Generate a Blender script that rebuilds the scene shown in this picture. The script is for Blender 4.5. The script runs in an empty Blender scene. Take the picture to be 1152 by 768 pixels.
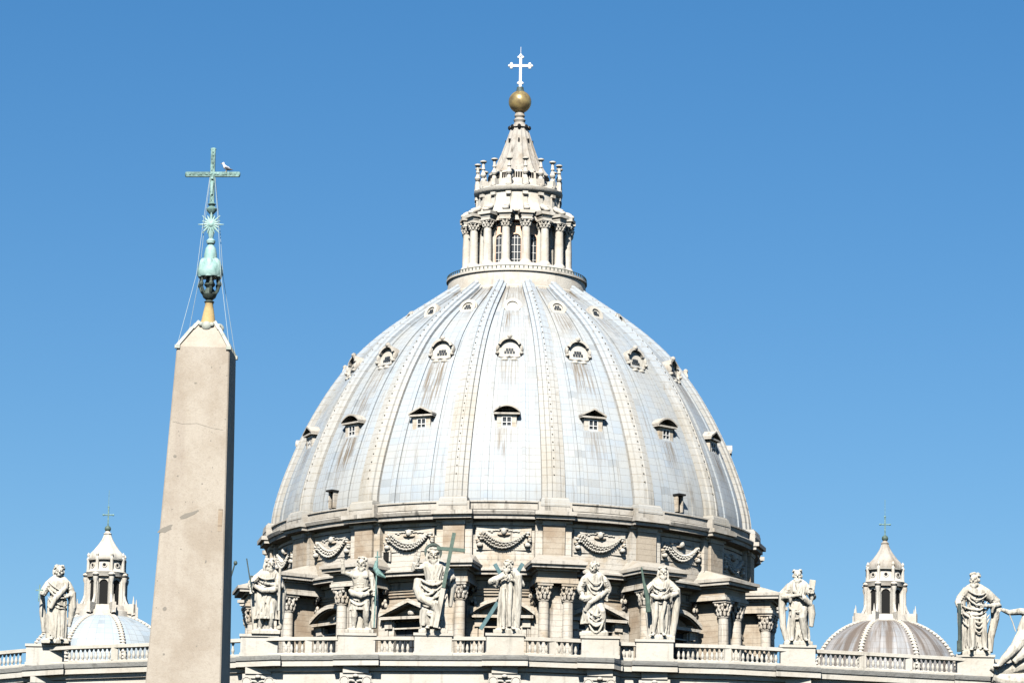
import bpy, math, random
from mathutils import Vector, Matrix
rnd = random.Random(7)
S = bpy.context.scene
C = S.collection
PI = math.pi
R_ = math.radians

# ------------------------------------------------------------------ camera, sky, sun, exposure
PITCH, ROLL = R_(11.15), R_(1.03)
cam = bpy.data.cameras.new('camera'); co = bpy.data.objects.new('camera', cam); C.objects.link(co)
cam.sensor_width = 36; cam.lens = 4930/1152*36; cam.clip_start = 1; cam.clip_end = 9000
co.matrix_world = Matrix.Translation((0, 0, 1.7)) @ Matrix.Rotation(PI/2+PITCH, 4, 'X') @ Matrix.Rotation(ROLL, 4, 'Z')
S.camera = co
SUN_AZ, SUN_EL = R_(11), R_(43)          # to the left of the view axis, behind the camera
sun_dir = Vector((-math.sin(SUN_AZ)*math.cos(SUN_EL), -math.cos(SUN_AZ)*math.cos(SUN_EL), math.sin(SUN_EL)))
W = bpy.data.worlds.new('World'); S.world = W; W.use_nodes = True
wn = W.node_tree; bg = wn.nodes['Background']
sky = wn.nodes.new('ShaderNodeTexSky'); sky.sky_type = 'NISHITA'; sky.sun_disc = False
sky.sun_elevation = SUN_EL; sky.sun_rotation = math.atan2(sun_dir.x, sun_dir.y)
sky.air_density = 1.0; sky.dust_density = 0.1; sky.ozone_density = 3.0; sky.altitude = 50
hs = wn.nodes.new('ShaderNodeHueSaturation'); hs.inputs['Saturation'].default_value = 1.35
hs.inputs['Hue'].default_value = 0.502
hs.inputs['Value'].default_value = 0.93
wn.links.new(sky.outputs[0], hs.inputs['Color']); wn.links.new(hs.outputs[0], bg.inputs['Color'])
bg.inputs['Strength'].default_value = 0.05
sl = bpy.data.lights.new('sun', 'SUN'); so = bpy.data.objects.new('sun', sl); C.objects.link(so)
sl.energy = 5.0; sl.angle = R_(0.5); sl.color = (1.0, 0.968, 0.92)
so.rotation_euler = sun_dir.to_track_quat('Z', 'Y').to_euler()
S.view_settings.view_transform = 'Standard'; S.view_settings.look = 'None'
S.cycles.diffuse_bounces = 0
S.view_settings.exposure = 1.16; S.view_settings.gamma = 1; S.view_settings.use_curve_mapping = False

# the camera's own frame, used to turn measured directions into positions on the ground plan
_d = Vector((0, math.cos(PITCH), math.sin(PITCH))); _u0 = Vector((0, -math.sin(PITCH), math.cos(PITCH)))
_r = math.cos(ROLL)*Vector((1, 0, 0)) + math.sin(ROLL)*_u0
_u = -math.sin(ROLL)*Vector((1, 0, 0)) + math.cos(ROLL)*_u0
def ray(px, py): return _d + _r*((px-576)/4930) + _u*((384-py)/4930)
def at_z(px, py, z): k = ray(px, py); return Vector((0, 0, 1.7)) + k*((z-1.7)/k.z)
def at_y(px, py, y): k = ray(px, py); return Vector((0, 0, 1.7)) + k*(y/k.y)

# ------------------------------------------------------------------ materials
ALB = 0.74      # overall reflectance of the palette below
class NT:
    def __init__(s, name):
        s.m = bpy.data.materials.new(name); s.m.use_nodes = True
        s.t = s.m.node_tree; s.b = s.t.nodes['Principled BSDF']
    def n(s, typ, **kw):
        x = s.t.nodes.new(typ)
        for k, v in kw.items(): setattr(x, k, v)
        return x
    def l(s, a, b): s.t.links.new(a, b)
    def put(s, sock, v):
        if hasattr(v, 'links') or hasattr(v, 'is_linked'): s.l(v, sock)
        else: sock.default_value = v
    def math(s, op, a, b=0.0, c=None, clamp=False):
        x = s.n('ShaderNodeMath', operation=op, use_clamp=clamp)
        s.put(x.inputs[0], a); s.put(x.inputs[1], b)
        if c is not None: s.put(x.inputs[2], c)
        return x.outputs[0]
    def ramp(s, v, lo, hi, a=0.0, b=1.0):
        x = s.n('ShaderNodeMapRange'); x.interpolation_type = 'SMOOTHSTEP'
        s.put(x.inputs[0], v)
        for i, q in enumerate((lo, hi, a, b)): x.inputs[i+1].default_value = q
        return x.outputs[0]
    def mix(s, f, a, b, mode='MIX'):
        x = s.n('ShaderNodeMix', data_type='RGBA', blend_type=mode)
        s.put(x.inputs[0], f)
        s.put(x.inputs[6], (*a, 1) if isinstance(a, tuple) else a)
        s.put(x.inputs[7], (*b, 1) if isinstance(b, tuple) else b)
        return x.outputs[2]
    def pos(s): return s.n('ShaderNodeNewGeometry').outputs['Position']
    def scale(s, v, xyz):
        x = s.n('ShaderNodeMapping'); s.l(v, x.inputs[0]); x.inputs['Scale'].default_value = xyz
        return x.outputs[0]
    def noise(s, v, sc, detail=4, rough=0.55):
        x = s.n('ShaderNodeTexNoise'); s.l(v, x.inputs['Vector'])
        x.inputs['Scale'].default_value = sc; x.inputs['Detail'].default_value = detail; x.inputs['Roughness'].default_value = rough
        return x.outputs[0]
    def bump(s, h, st, dist=0.05):
        x = s.n('ShaderNodeBump'); x.inputs['Strength'].default_value = st; x.inputs['Distance'].default_value = dist
        s.l(h, x.inputs['Height']); s.l(x.outputs[0], s.b.inputs['Normal'])
    def done(s, col, rough=0.8, metal=0.0, spec=0.3):
        if isinstance(col, tuple): col = tuple(q*ALB for q in col)
        else: col = s.mix(1.0, col, (ALB, ALB, ALB), 'MULTIPLY')
        s.put(s.b.inputs['Base Color'], (*col, 1) if isinstance(col, tuple) else col)
        s.b.inputs['Roughness'].default_value = rough; s.b.inputs['Metallic'].default_value = metal
        s.b.inputs['Specular IOR Level'].default_value = spec
        return s.m

def stone(name, base, stain, dark, stain_amt=0.5, dark_amt=0.4, big=0.25, course=0.0, bump=0.5, high=None):
    t = NT(name); p = t.pos()
    a = t.noise(p, big, 5, 0.6)
    col = t.mix(t.math('MULTIPLY', t.ramp(a, 0.42, 0.68), stain_amt), base, stain)
    if high:                                                            # cleaner, bluer sheets higher up
        sz = t.n('ShaderNodeSeparateXYZ'); t.l(p, sz.inputs[0])
        col = t.mix(t.ramp(t.math('ADD', sz.outputs[2], t.math('MULTIPLY', a, 8.0)), high[0]+4, high[1]+4), col, high[2])
    st = t.noise(t.scale(p, (1.6, 1.6, 0.14)), 1.0, 5, 0.6)            # rain streaks
    col = t.mix(t.math('MULTIPLY', t.ramp(st, 0.55, 0.74), dark_amt), col, dark)
    f = t.noise(p, 2.6, 6, 0.65)
    col = t.mix(t.math('MULTIPLY', t.ramp(f, 0.52, 0.78), dark_amt*0.7), col, dark)
    f2 = t.noise(p, 9.0, 3, 0.6)
    col = t.mix(t.ramp(f2, 0.3, 0.7, 0.0, 0.22), col, stain)
    if course:
        sx = t.n('ShaderNodeSeparateXYZ'); t.l(p, sx.inputs[0])
        fr = t.math('FRACT', t.math('DIVIDE', sx.outputs[2], course))
        col = t.mix(t.math('MULTIPLY', t.math('LESS_THAN', fr, 0.09), 0.5), col, dark)
    t.bump(f, bump, 0.08)
    return t.done(col, 0.85, 0, 0.2)

TRAV = stone('travertine_white', (0.575, 0.545, 0.475), (0.47, 0.42, 0.335), (0.22, 0.20, 0.165), 0.6, 0.5)
TRAV_D = stone('travertine_dome', (0.61, 0.565, 0.485), (0.47, 0.38, 0.27), (0.10, 0.085, 0.068), 0.9, 0.8, 0.35, 0.62)
TRAV_C = stone('travertine_cornice', (0.54, 0.50, 0.43), (0.38, 0.33, 0.26), (0.09, 0.085, 0.075), 0.7, 0.85, 0.5)
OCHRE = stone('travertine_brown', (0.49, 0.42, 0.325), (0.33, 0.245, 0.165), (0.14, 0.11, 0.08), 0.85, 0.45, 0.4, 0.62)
GREYST = stone('travertine_grey_moss', (0.46, 0.45, 0.41), (0.36, 0.345, 0.305), (0.17, 0.165, 0.14), 0.6, 0.6, 0.8)
NAVE = stone('nave_roof_lead', (0.13, 0.125, 0.12), (0.11, 0.1, 0.09), (0.06, 0.06, 0.055))
ROOFST = stone('buttress_roof', (0.46, 0.425, 0.36), (0.40, 0.34, 0.26), (0.16, 0.15, 0.12), 0.7, 0.55, 0.5)
def statue_stone():
    t = NT('statue_stone'); p = t.pos()
    c = t.mix(t.math('MULTIPLY', t.ramp(t.noise(p, 0.7, 5, .6), .4, .65), .5), (0.58, 0.54, 0.455), (0.47, 0.415, 0.32))
    c = t.mix(t.ramp(t.noise(t.scale(p, (2.6, 2.6, 0.5)), 1.0, 5, .65), .50, .70, 0, .75), c, (0.19, 0.172, 0.138))
    c = t.mix(t.ramp(t.noise(p, 5.0, 4, .7), .55, .75, 0, .5), c, (0.25, 0.23, 0.19))
    w = t.n('ShaderNodeTexNoise'); t.l(t.scale(p, (2.0, 2.0, 0.5)), w.inputs['Vector']); w.inputs['Scale'].default_value = 1.3
    w.inputs['Detail'].default_value = 2; w.inputs['Distortion'].default_value = 1.2
    t.bump(t.math('ADD', t.math('MULTIPLY', w.outputs[0], 1.6), t.math('MULTIPLY', t.noise(p, 7, 3), 0.12)), 0.4, 0.2)
    return t.done(c, 0.85, 0, 0.2)
STAT = statue_stone()
LANT = stone('lantern_stone', (0.62, 0.585, 0.51), (0.48, 0.40, 0.30), (0.20, 0.18, 0.15), 0.5, 0.5, 0.6)
LANTW = stone('lantern_pink_plaster', (0.95, 0.66, 0.47), (0.88, 0.58, 0.40), (0.35, 0.2, 0.13), 0.4, 0.2, 0.6)
REDST = stone('lantern_red_soffit', (0.30, 0.15, 0.10), (0.25, 0.12, 0.08), (0.12, 0.07, 0.05), 0.4, 0.3, 0.6)
SPIRE = stone('spire_lead', (0.45, 0.42, 0.37), (0.30, 0.245, 0.18), (0.10, 0.088, 0.072), 0.8, 0.95, 0.5)
RIBM = stone('rib_lead', (0.455, 0.448, 0.415), (0.40, 0.36, 0.285), (0.23, 0.185, 0.125), 0.6, 0.5, 0.16, 0.88, high=(88, 99, (0.375, 0.42, 0.455)))
RIBD = stone('rib_studs', (0.36, 0.33, 0.27), (0.30, 0.25, 0.19), (0.16, 0.14, 0.11))
DARKR = NT('recess_dark').done((0.008, 0.0075, 0.007), 0.9)  # openings and dark fittings; on capitals and dormer gables it paints in shade
def glass(name, c):
    t = NT(name); n = t.noise(t.pos(), 1.5, 2)
    return t.done(t.mix(n, c, tuple(x*1.7 for x in c)), 0.6, 0, 0.2)
GLASS = glass('window_glass', (0.03, 0.036, 0.042))
WHITE = NT('white_frame').done((0.75, 0.73, 0.68), 0.6)
XWHITE = NT('cross_white_metal').done((0.80, 0.79, 0.76), 0.45)
def bronze(name, base, pale, dark, sc=3.0):
    t = NT(name); p = t.pos()
    c = t.mix(t.ramp(t.noise(p, sc, 5, 0.6), 0.35, 0.65), base, pale)
    c = t.mix(t.ramp(t.noise(t.scale(p, (3, 3, 0.5)), sc, 4), 0.55, 0.75, 0, 0.75), c, dark)
    t.bump(t.noise(p, sc*4, 3), 0.3, 0.03)
    return t.done(c, 0.6, 0.0, 0.35)
VERD = bronze('verdigris_bronze', (0.11, 0.19, 0.165), (0.23, 0.38, 0.34), (0.045, 0.065, 0.055), 4.5)
VERDP = bronze('verdigris_pale', (0.26, 0.43, 0.39), (0.38, 0.54, 0.49), (0.10, 0.17, 0.15))
VERDG = bronze('verdigris_green', (0.065, 0.105, 0.08), (0.10, 0.15, 0.115), (0.05, 0.08, 0.06))
TEAL = bronze('verdigris_teal', (0.06, 0.135, 0.145), (0.11, 0.20, 0.21), (0.06, 0.11, 0.11))
DBRONZE = bronze('dark_bronze', (0.045, 0.06, 0.05), (0.08, 0.11, 0.09), (0.02, 0.02, 0.02))
def gold():
    t = NT('gilt_ball'); p = t.pos()
    c = t.mix(t.ramp(t.noise(p, 1.6, 5), 0.35, 0.7), (0.46, 0.34, 0.14), (0.25, 0.18, 0.085))
    return t.done(c, 0.36, 0.45, 0.5)
GOLD = gold()
TANM = stone('gilt_stem', (0.55, 0.41, 0.19), (0.42, 0.29, 0.13), (0.2, 0.15, 0.1), 0.5, 0.4, 2.0)
def granite():
    t = NT('obelisk_granite'); p = t.pos()
    c = t.mix(t.ramp(t.noise(p, 0.45, 7, 0.7), 0.4, 0.68), (0.445, 0.39, 0.315), (0.36, 0.30, 0.23))
    c = t.mix(t.ramp(t.noise(p, 11, 5, 0.85), 0.45, 0.7, 0, 0.45), c, (0.27, 0.225, 0.175))
    c = t.mix(t.ramp(t.noise(t.scale(p, (1.2, 1.2, 0.12)), 1.0, 4), 0.55, 0.75, 0, 0.35), c, (0.29, 0.23, 0.18))
    t.bump(t.noise(p, 20, 3), 0.25, 0.03)
    return t.done(c, 0.8, 0, 0.25)
GRAN = granite()
PATCH = NT('granite_patch').done((0.24, 0.215, 0.175), 0.85)
CABLE = NT('stay_cable').done((0.45, 0.52, 0.50), 0.5)
GULLW = NT('gull_white').done((0.75, 0.73, 0.72), 0.7)
GULLG = NT('gull_grey').done((0.12, 0.12, 0.13), 0.7)
GULLY = NT('gull_yellow').done((0.55, 0.38, 0.08), 0.6)

def lead(name, base, blue, dirt_amt, rows, vtop, cols=8.0, rowh=0.86, streaks=0.7):
    """sheet lead on a dome: uv.x counts bays (0 = middle of a bay), uv.y is metres up the shell"""
    t = NT(name)
    uv = t.n('ShaderNodeUVMap').outputs[0]
    sp = t.n('ShaderNodeSeparateXYZ'); t.l(uv, sp.inputs[0])
    u, v = sp.outputs[0], sp.outputs[1]
    br = t.n('ShaderNodeTexBrick'); br.offset = 0.0; br.squash = 1.0
    t.l(t.scale(uv, (cols, 1, 1)), br.inputs['Vector'])
    br.inputs['Scale'].default_value = 1; br.inputs['Brick Width'].default_value = 1.0; br.inputs['Row Height'].default_value = rowh
    br.inputs['Mortar Size'].default_value = 0.028; br.inputs['Mortar Smooth'].default_value = 0.3; br.inputs['Bias'].default_value = 0.0
    br.inputs['Color1'].default_value = (0, 0, 0, 1); br.inputs['Color2'].default_value = (1, 1, 1, 1); br.inputs['Mortar'].default_value = (.5, .5, .5, 1)
    sheet = br.outputs[0]; seam = br.outputs[1]
    c = t.mix(t.ramp(t.math('ADD', t.math('MULTIPLY', sheet, 0.55), t.math('MULTIPLY', t.noise(t.pos(), 0.3, 4), 0.6)), 0.25, 0.9), base, blue)
    c = t.mix(t.ramp(sheet, 0.92, 0.97, 0, 0.6), c, tuple(x*0.66 for x in base))       # the odd darker sheet
    p = t.pos()
    c = t.mix(t.ramp(t.noise(p, 0.16, 4), 0.4, 0.7, 0, 0.6), c, (base[0]*1.06, base[1]*0.96, base[2]*0.84))
    # run-off streaks: noise pulled out along the slope
    sv = t.scale(uv, (26, 0.12, 1))
    sn = t.noise(sv, 1.0, 6, 0.7)
    dirt = t.math('MULTIPLY', t.ramp(sn, 0.50, 0.78), streaks)
    topm = t.ramp(v, vtop-9, vtop, 0, 1)
    sn2 = t.noise(t.scale(uv, (40, 0.2, 1)), 1.0, 5, 0.65)
    dirt = t.math('MAXIMUM', dirt, t.math('MULTIPLY', t.math('MULTIPLY', topm, t.ramp(sn2, 0.38, 0.62)), 0.95))
    fu = t.math('ABSOLUTE', t.math('SUBTRACT', t.math('FRACT', t.math('ADD', u, 0.5)), 0.5))
    for v0, wid, length, amt in rows:                                                   # rust and soot washed down from each dormer
        wn_ = t.n('ShaderNodeTexWhiteNoise', noise_dimensions='1D'); t.l(t.math('ADD', t.math('FLOOR', t.math('ADD', u, 0.5)), v0*3.7), wn_.inputs['W']); w_ = wn_.outputs[0]   # every bay weathers its own way
        vv = t.math('ADD', v, t.math('MULTIPLY', t.math('SUBTRACT', w_, 0.55), 6.0))
        m = t.math('MULTIPLY', t.ramp(fu, wid*0.55, wid*1.25, 1, 0), t.math('MULTIPLY', t.ramp(vv, v0-length, v0-0.4, 0, 1), t.math('LESS_THAN', v, v0)))
        m = t.math('MULTIPLY', m, t.math('ADD', 0.35, t.math('MULTIPLY', w_, 0.9)))
        big = t.ramp(t.noise(p, 0.14, 2), 0.32, 0.5)
        m = t.math('MULTIPLY', t.math('MULTIPLY', m, t.ramp(sn2, 0.40, 0.62)), t.math('MULTIPLY', big, amt))
        dirt = t.math('MAXIMUM', dirt, m)
    dirt = t.math('MULTIPLY', dirt, dirt_amt)
    c = t.mix(dirt, c, (0.165, 0.125, 0.08) if vtop > 15 else (0.12, 0.095, 0.07))
    c = t.mix(t.math('MULTIPLY', seam, 0.5), c, (0.19, 0.165, 0.14))
    h = t.math('ADD', t.math('MULTIPLY', seam, 0.8), t.math('ADD', t.noise(p, 1.1, 3), t.math('MULTIPLY', sheet, 0.3)))
    if vtop < 15:                                                       # the stained cupola: broad brown run-off between the hips
        c = t.mix(t.math('MULTIPLY', t.ramp(t.noise(t.scale(uv, (5, 0.1, 1)), 1.0, 4, .6), .42, .62), 0.85 if streaks > .9 else 0.1), c, (0.13, 0.095, 0.068))
    t.bump(h, 0.35, 0.06)
    return t.done(c, 0.62, 0.0, 0.35)

# ------------------------------------------------------------------ mesh helpers
class MB:
    def __init__(s): s.v = []; s.f = []; s.m = []; s.uv = {}
    def add(s, vs, fs, mat=0):
        o = len(s.v); s.v += [tuple(q) for q in vs]
        for f in fs: s.f.append(tuple(i+o for i in f)); s.m.append(mat)
        return o
    def box(s, c, d, mat=0, M=None):
        x, y, z = d[0]/2, d[1]/2, d[2]/2
        vs = [Vector((i*x, j*y, k*z)) for i in (-1, 1) for j in (-1, 1) for k in (-1, 1)]
        vs = [(M @ q if M else q) + Vector(c) for q in vs]
        s.add(vs, [(0, 1, 3, 2), (4, 6, 7, 5), (0, 4, 5, 1), (2, 3, 7, 6), (0, 2, 6, 4), (1, 5, 7, 3)], mat)
    def hull(s, bot, top, mat=0):
        """prism between two polygons with the same number of points (counter-clockwise from above)"""
        n = len(bot); vs = list(bot)+list(top)
        fs = [tuple(reversed(range(n))), tuple(range(n, 2*n))]+[(i, (i+1) % n, n+(i+1) % n, n+i) for i in range(n)]
        s.add(vs, fs, mat)
    def lathe(s, prof, n=48, c=(0, 0, 0), mat=0, a0=0, a1=2*PI, cap=True, fold=None):
        full = abs(a1-a0-2*PI) < 1e-6; k = n if full else n+1
        vs = []
        for r, z in prof:
            for i in range(k):
                a = a0+(a1-a0)*i/n
                q = r*(fold(a, z) if fold else 1)
                vs.append((c[0]+q*math.sin(a), c[1]-q*math.cos(a), c[2]+z))
        fs = []
        for j in range(len(prof)-1):
            for i in range(n):
                i2 = (i+1) % k
                fs.append((j*k+i, j*k+i2, (j+1)*k+i2, (j+1)*k+i))
        if cap and full:
            fs.append(tuple(reversed(range(k)))); fs.append(tuple((len(prof)-1)*k+i for i in range(k)))
        s.add(vs, fs, mat)
    def ell(s, c, r, nu=12, nv=8, mat=0, M=None):
        vs = []; fs = []
        for j in range(1, nv):
            t = PI*j/nv
            for i in range(nu):
                a = 2*PI*i/nu
                q = Vector((r[0]*math.sin(t)*math.cos(a), r[1]*math.sin(t)*math.sin(a), -r[2]*math.cos(t)))
                vs.append((M @ q if M else q)+Vector(c))
        b = Vector((0, 0, -r[2])); tp = Vector((0, 0, r[2]))
        vs += [(M @ b if M else b)+Vector(c), (M @ tp if M else tp)+Vector(c)]
        for j in range(nv-2):
            for i in range(nu):
                i2 = (i+1) % nu
                fs.append((j*nu+i, j*nu+i2, (j+1)*nu+i2, (j+1)*nu+i))
        nb = (nv-1)*nu
        for i in range(nu):
            i2 = (i+1) % nu
            fs.append((nb, i2, i)); fs.append((nb+1, (nv-2)*nu+i, (nv-2)*nu+i2))
        s.add(vs, fs, mat)
    def tube(s, pts, rad, n=8, mat=0):
        pts = [Vector(p) for p in pts]
        if not hasattr(rad, '__len__'): rad = [rad]*len(pts)
        vs = []; fs = []; up = None
        for i, p in enumerate(pts):
            t = (pts[min(i+1, len(pts)-1)]-pts[max(i-1, 0)]).normalized()
            if up is None: up = Vector((0, 0, 1)) if abs(t.z) < 0.9 else Vector((0, 1, 0))
            a = t.cross(up).normalized(); b = a.cross(t).normalized(); up = b
            for k in range(n):
                q = 2*PI*k/n; vs.append(p+rad[i]*(math.cos(q)*a+math.sin(q)*b))
        for i in range(len(pts)-1):
            for k in range(n):
                k2 = (k+1) % n
                fs.append((i*n+k, (i+1)*n+k, (i+1)*n+k2, i*n+k2))
        fs.append(tuple(range(n))); fs.append(tuple((len(pts)-1)*n+k for k in reversed(range(n))))
        s.add(vs, fs, mat)
    def sweep(s, line, prof, mat=0, caps=True):
        """profile of (forward, z) carried along a plan line running left to right; forward is -Y"""
        n = len(prof); vs = []; fs = []
        for x, y in line:
            for o, z in prof: vs.append((x, y-o, z))
        for i in range(len(line)-1):
            for k in range(n):
                k2 = (k+1) % n
                fs.append((i*n+k, i*n+k2, (i+1)*n+k2, (i+1)*n+k))
        if caps:
            fs.append(tuple(reversed(range(n)))); fs.append(tuple((len(line)-1)*n+k for k in range(n)))
        s.add(vs, fs, mat)
    def arch(s, x0, x1, z0, rise, seg, thick, yf, yb, mat=0):
        """a curved strip (segment of a circle or a gable when seg=2) in the xz plane, from y=yf (front) to yb"""
        def cur(t, up):
            x = x0+(x1-x0)*t
            if seg == 2: h = rise*(1-abs(2*t-1))
            else: h = rise*(1-(2*t-1)**2)
            return x, z0+h+up
        for i in range(seg):
            a, b = cur(i/seg, 0), cur((i+1)/seg, 0); c, d = cur(i/seg, thick), cur((i+1)/seg, thick)
            vs = [(a[0], yf, a[1]), (b[0], yf, b[1]), (b[0], yb, b[1]), (a[0], yb, a[1]), (c[0], yf, c[1]), (d[0], yf, d[1]), (d[0], yb, d[1]), (c[0], yb, c[1])]
            s.add(vs, [(3, 2, 1, 0), (4, 5, 6, 7), (0, 1, 5, 4), (2, 3, 7, 6), (0, 4, 7, 3), (1, 2, 6, 5)], mat)
    def mesh(s, name, mats, smooth=False):
        me = bpy.data.meshes.new(name); me.from_pydata(s.v, [], s.f)
        for m in (mats if isinstance(mats, (list, tuple)) else [mats]): me.materials.append(m)
        me.polygons.foreach_set('material_index', s.m)
        if smooth:
            me.polygons.foreach_set('use_smooth', [True]*len(me.polygons))
            if smooth == 'auto': me.set_sharp_from_angle(angle=R_(38))
        me.update()
        return me

def link(name, me, parent=None, rz=0, loc=(0, 0, 0)):
    o = bpy.data.objects.new(name, me); C.objects.link(o)
    o.parent = parent; o.location = loc; o.rotation_euler = (0, 0, rz)
    return o
def obj(name, mb, mats, parent=None, smooth='auto', rz=0, loc=(0, 0, 0)):
    return link(name, mb.mesh(name, mats, smooth), parent, rz, loc)
def thing(name, label, cat, loc=(0, 0, 0), group=None, rot=(0, 0, 0)):
    o = bpy.data.objects.new(name, None); C.objects.link(o); o.location = loc; o.rotation_euler = rot
    o['label'] = label; o['category'] = cat
    if group: o['group'] = group
    return o
def copy_tree(o, parent, rz):
    c = o.copy(); C.objects.link(c); c.parent = parent; c.rotation_euler = (0, 0, rz)
    for ch in o.children:
        d = ch.copy(); C.objects.link(d); d.parent = c
    return c
def fan(o, angles):
    """first of a kind stays at the first angle, copies go round the axis"""
    o.rotation_euler = (0, 0, angles[0])
    return [o]+[copy_tree(o, o.parent, a) for a in angles[1:]]
def interp(tab, x):
    """Catmull-Rom through a table of (x, y)"""
    n = len(tab)
    if x <= tab[0][0]: return tab[0][1]
    if x >= tab[-1][0]: return tab[-1][1]
    i = max(k for k in range(n-1) if tab[k][0] <= x)
    x0, y0 = tab[i]; x1, y1 = tab[i+1]; h = x1-x0; t = (x-x0)/h
    m0 = (y1-tab[i-1][1])/(x1-tab[i-1][0]) if i > 0 else (y1-y0)/h
    m1 = (tab[i+2][1]-y0)/(tab[i+2][0]-x0) if i < n-2 else (y1-y0)/h
    return (2*t**3-3*t**2+1)*y0+(t**3-2*t**2+t)*h*m0+(-2*t**3+3*t**2)*y1+(t**3-t**2)*h*m1

# ------------------------------------------------------------------ ground
def paving():
    t = NT('piazza_cobbles'); p = t.pos()
    c = t.mix(t.noise(p, 0.4, 5), (0.12, 0.115, 0.105), (0.18, 0.17, 0.16))
    t.bump(t.noise(p, 8, 2), 0.4, 0.05)
    return t.done(c, 0.85)
g = MB(); g.add([(-3000, -2000, 0), (3000, -2000, 0), (3000, 6000, 0), (-3000, 6000, 0)], [(0, 1, 2, 3)])
go = obj('piazza_ground', g, paving(), smooth=False); go['kind'] = 'structure'

AXIS = R_(-1.96)                   # the basilica's long axis against the view axis
BAY = R_(22.5)
RIBS = [BAY*(k+0.5) for k in range(-8, 8)]
FRONT = [BAY*k for k in (0, -1, 1, -2, 2, -3, 3, -4, 4)]

# ================================================================== THE GREAT DOME
dome = thing('church_dome', 'great ribbed lead dome with stone drum, columned lantern, gilt ball and white cross', 'dome', (0.43, 500, 0), rot=(0, 0, AXIS))
PROF = [(76.6, 27.89), (78.83, 27.69), (81.84, 26.93), (85.07, 25.77), (87.78, 24.6), (90.81, 23.08), (94.05, 21.1), (97.42, 18.51), (99.84, 15.97), (101.94, 13.29), (104.16, 10.08), (105.6, 8.05)]
def RZ(z): return interp(PROF, z)-0.62
NZ = 72
zs = []                                                    # even steps in arc length
_z = 76.6; fine = [76.6+29.0*i/2000 for i in range(2001)]; arc = [0.0]
for i in range(1, 2001): arc.append(arc[-1]+math.hypot(fine[i]-fine[i-1], RZ(fine[i])-RZ(fine[i-1])))
LTOT = arc[-1]
def z_at(s_):
    lo, hi = 0, 2000
    while hi-lo > 1:
        m = (lo+hi)//2
        if arc[m] <= s_: lo = m
        else: hi = m
    return fine[lo]+(fine[hi]-fine[lo])*((s_-arc[lo])/max(1e-9, arc[hi]-arc[lo]))
def arc_at(z): i = min(2000, max(0, int(round((z-76.6)/29.0*2000)))); return arc[i]
def frame_at(s_):
    z = z_at(s_); r = RZ(z); z2 = z_at(min(LTOT, s_+0.05)); z1 = z_at(max(0, s_-0.05))
    tr, tz = RZ(z2)-RZ(z1), z2-z1; L = math.hypot(tr, tz); tr /= L; tz /= L
    return r, z, tz, -tr, tr, tz       # radius, height, outward normal (r,z), up-slope tangent (r,z)
ROWZ = {'low': 86.65, 'mid': 95.35, 'top': 101.65}
LEAD = lead('dome_lead', (0.405, 0.43, 0.432), (0.355, 0.403, 0.438), 1.0,
            [(arc_at(85.6), 0.115, 7.5, 1.0), (arc_at(94.2), 0.15, 7.5, 0.8), (arc_at(101.2), 0.16, 4.0, 0.8)], LTOT)
sh = MB(); NA = 192; uvs = []
for j in range(NZ+1):
    z = z_at(LTOT*j/NZ); r = RZ(z)
    for i in range(NA+1):
        a = 2*PI*i/NA; sh.v.append((r*math.sin(a), -r*math.cos(a), z)); uvs.append((a/BAY, LTOT*j/NZ))
for j in range(NZ):
    for i in range(NA):
        sh.f.append((j*(NA+1)+i, j*(NA+1)+i+1, (j+1)*(NA+1)+i+1, (j+1)*(NA+1)+i)); sh.m.append(0)
# raised seam rolls, two in every bay
for k in range(16):
    for du in (-0.195, 0.195):
        a = BAY*(k+du); o = len(sh.v)
        for j in range(NZ+1):
            r, z, nr, nz, tr, tz = frame_at(LTOT*j/NZ)
            w = 0.07+0.13*r/28; h = 0.16
            for t_, hh in ((-w, -0.05), (-w, h), (w, h), (w, -0.05)):
                rr = r+nr*hh; zz = z+nz*hh
                sh.v.append((rr*math.sin(a)+t_*math.cos(a), -rr*math.cos(a)+t_*math.sin(a), zz)); uvs.append((k+du, LTOT*j/NZ))
        for j in range(NZ):
            for q in range(3):
                sh.f.append((o+j*4+q, o+j*4+q+1, o+j*4+5+q, o+j*4+4+q)); sh.m.append(0)
sme = sh.mesh('dome_shell', LEAD, 'auto')
ul = sme.uv_layers.new(name='UVMap')
for lp in sme.loops: ul.data[lp.index].uv = uvs[lp.vertex_index]
link('dome_shell', sme, dome)

# ribs: two side rolls, a raised middle band with studs, a foot block
rb = MB(); prev = None
sec = lambda w: [(-w, -0.2), (-w, 0.30), (-0.62*w, 0.42), (-0.56*w, 0.62), (-0.2*w, 0.72), (-0.14*w, 0.62), (0.14*w, 0.62), (0.2*w, 0.72), (0.56*w, 0.62), (0.62*w, 0.42), (w, 0.30), (w, -0.2)]
NR = 64; n = 12
for j in range(NR+1):
    r, z, nr, nz, tr, tz = frame_at(LTOT*j/NR)
    w = 0.46+0.86*(r/28)
    for t_, h in sec(w): rb.v.append((t_, -(r+nr*h), z+nz*h))
for j in range(NR):
    for q in range(n-1): rb.f.append((j*n+q, j*n+q+1, (j+1)*n+q+1, (j+1)*n+q)); rb.m.append(0)
for j in range(1, 40):
    r, z, nr, nz, tr, tz = frame_at(2.5+j*0.98)
    if z > 104: break
    M = Matrix(((1, 0, 0), (0, -nr, -tr), (0, nz, tz)))
    rb.box((0, -(r+nr*0.68), z+nz*0.68), (0.11, 0.16, 0.10), 1, M)
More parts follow.
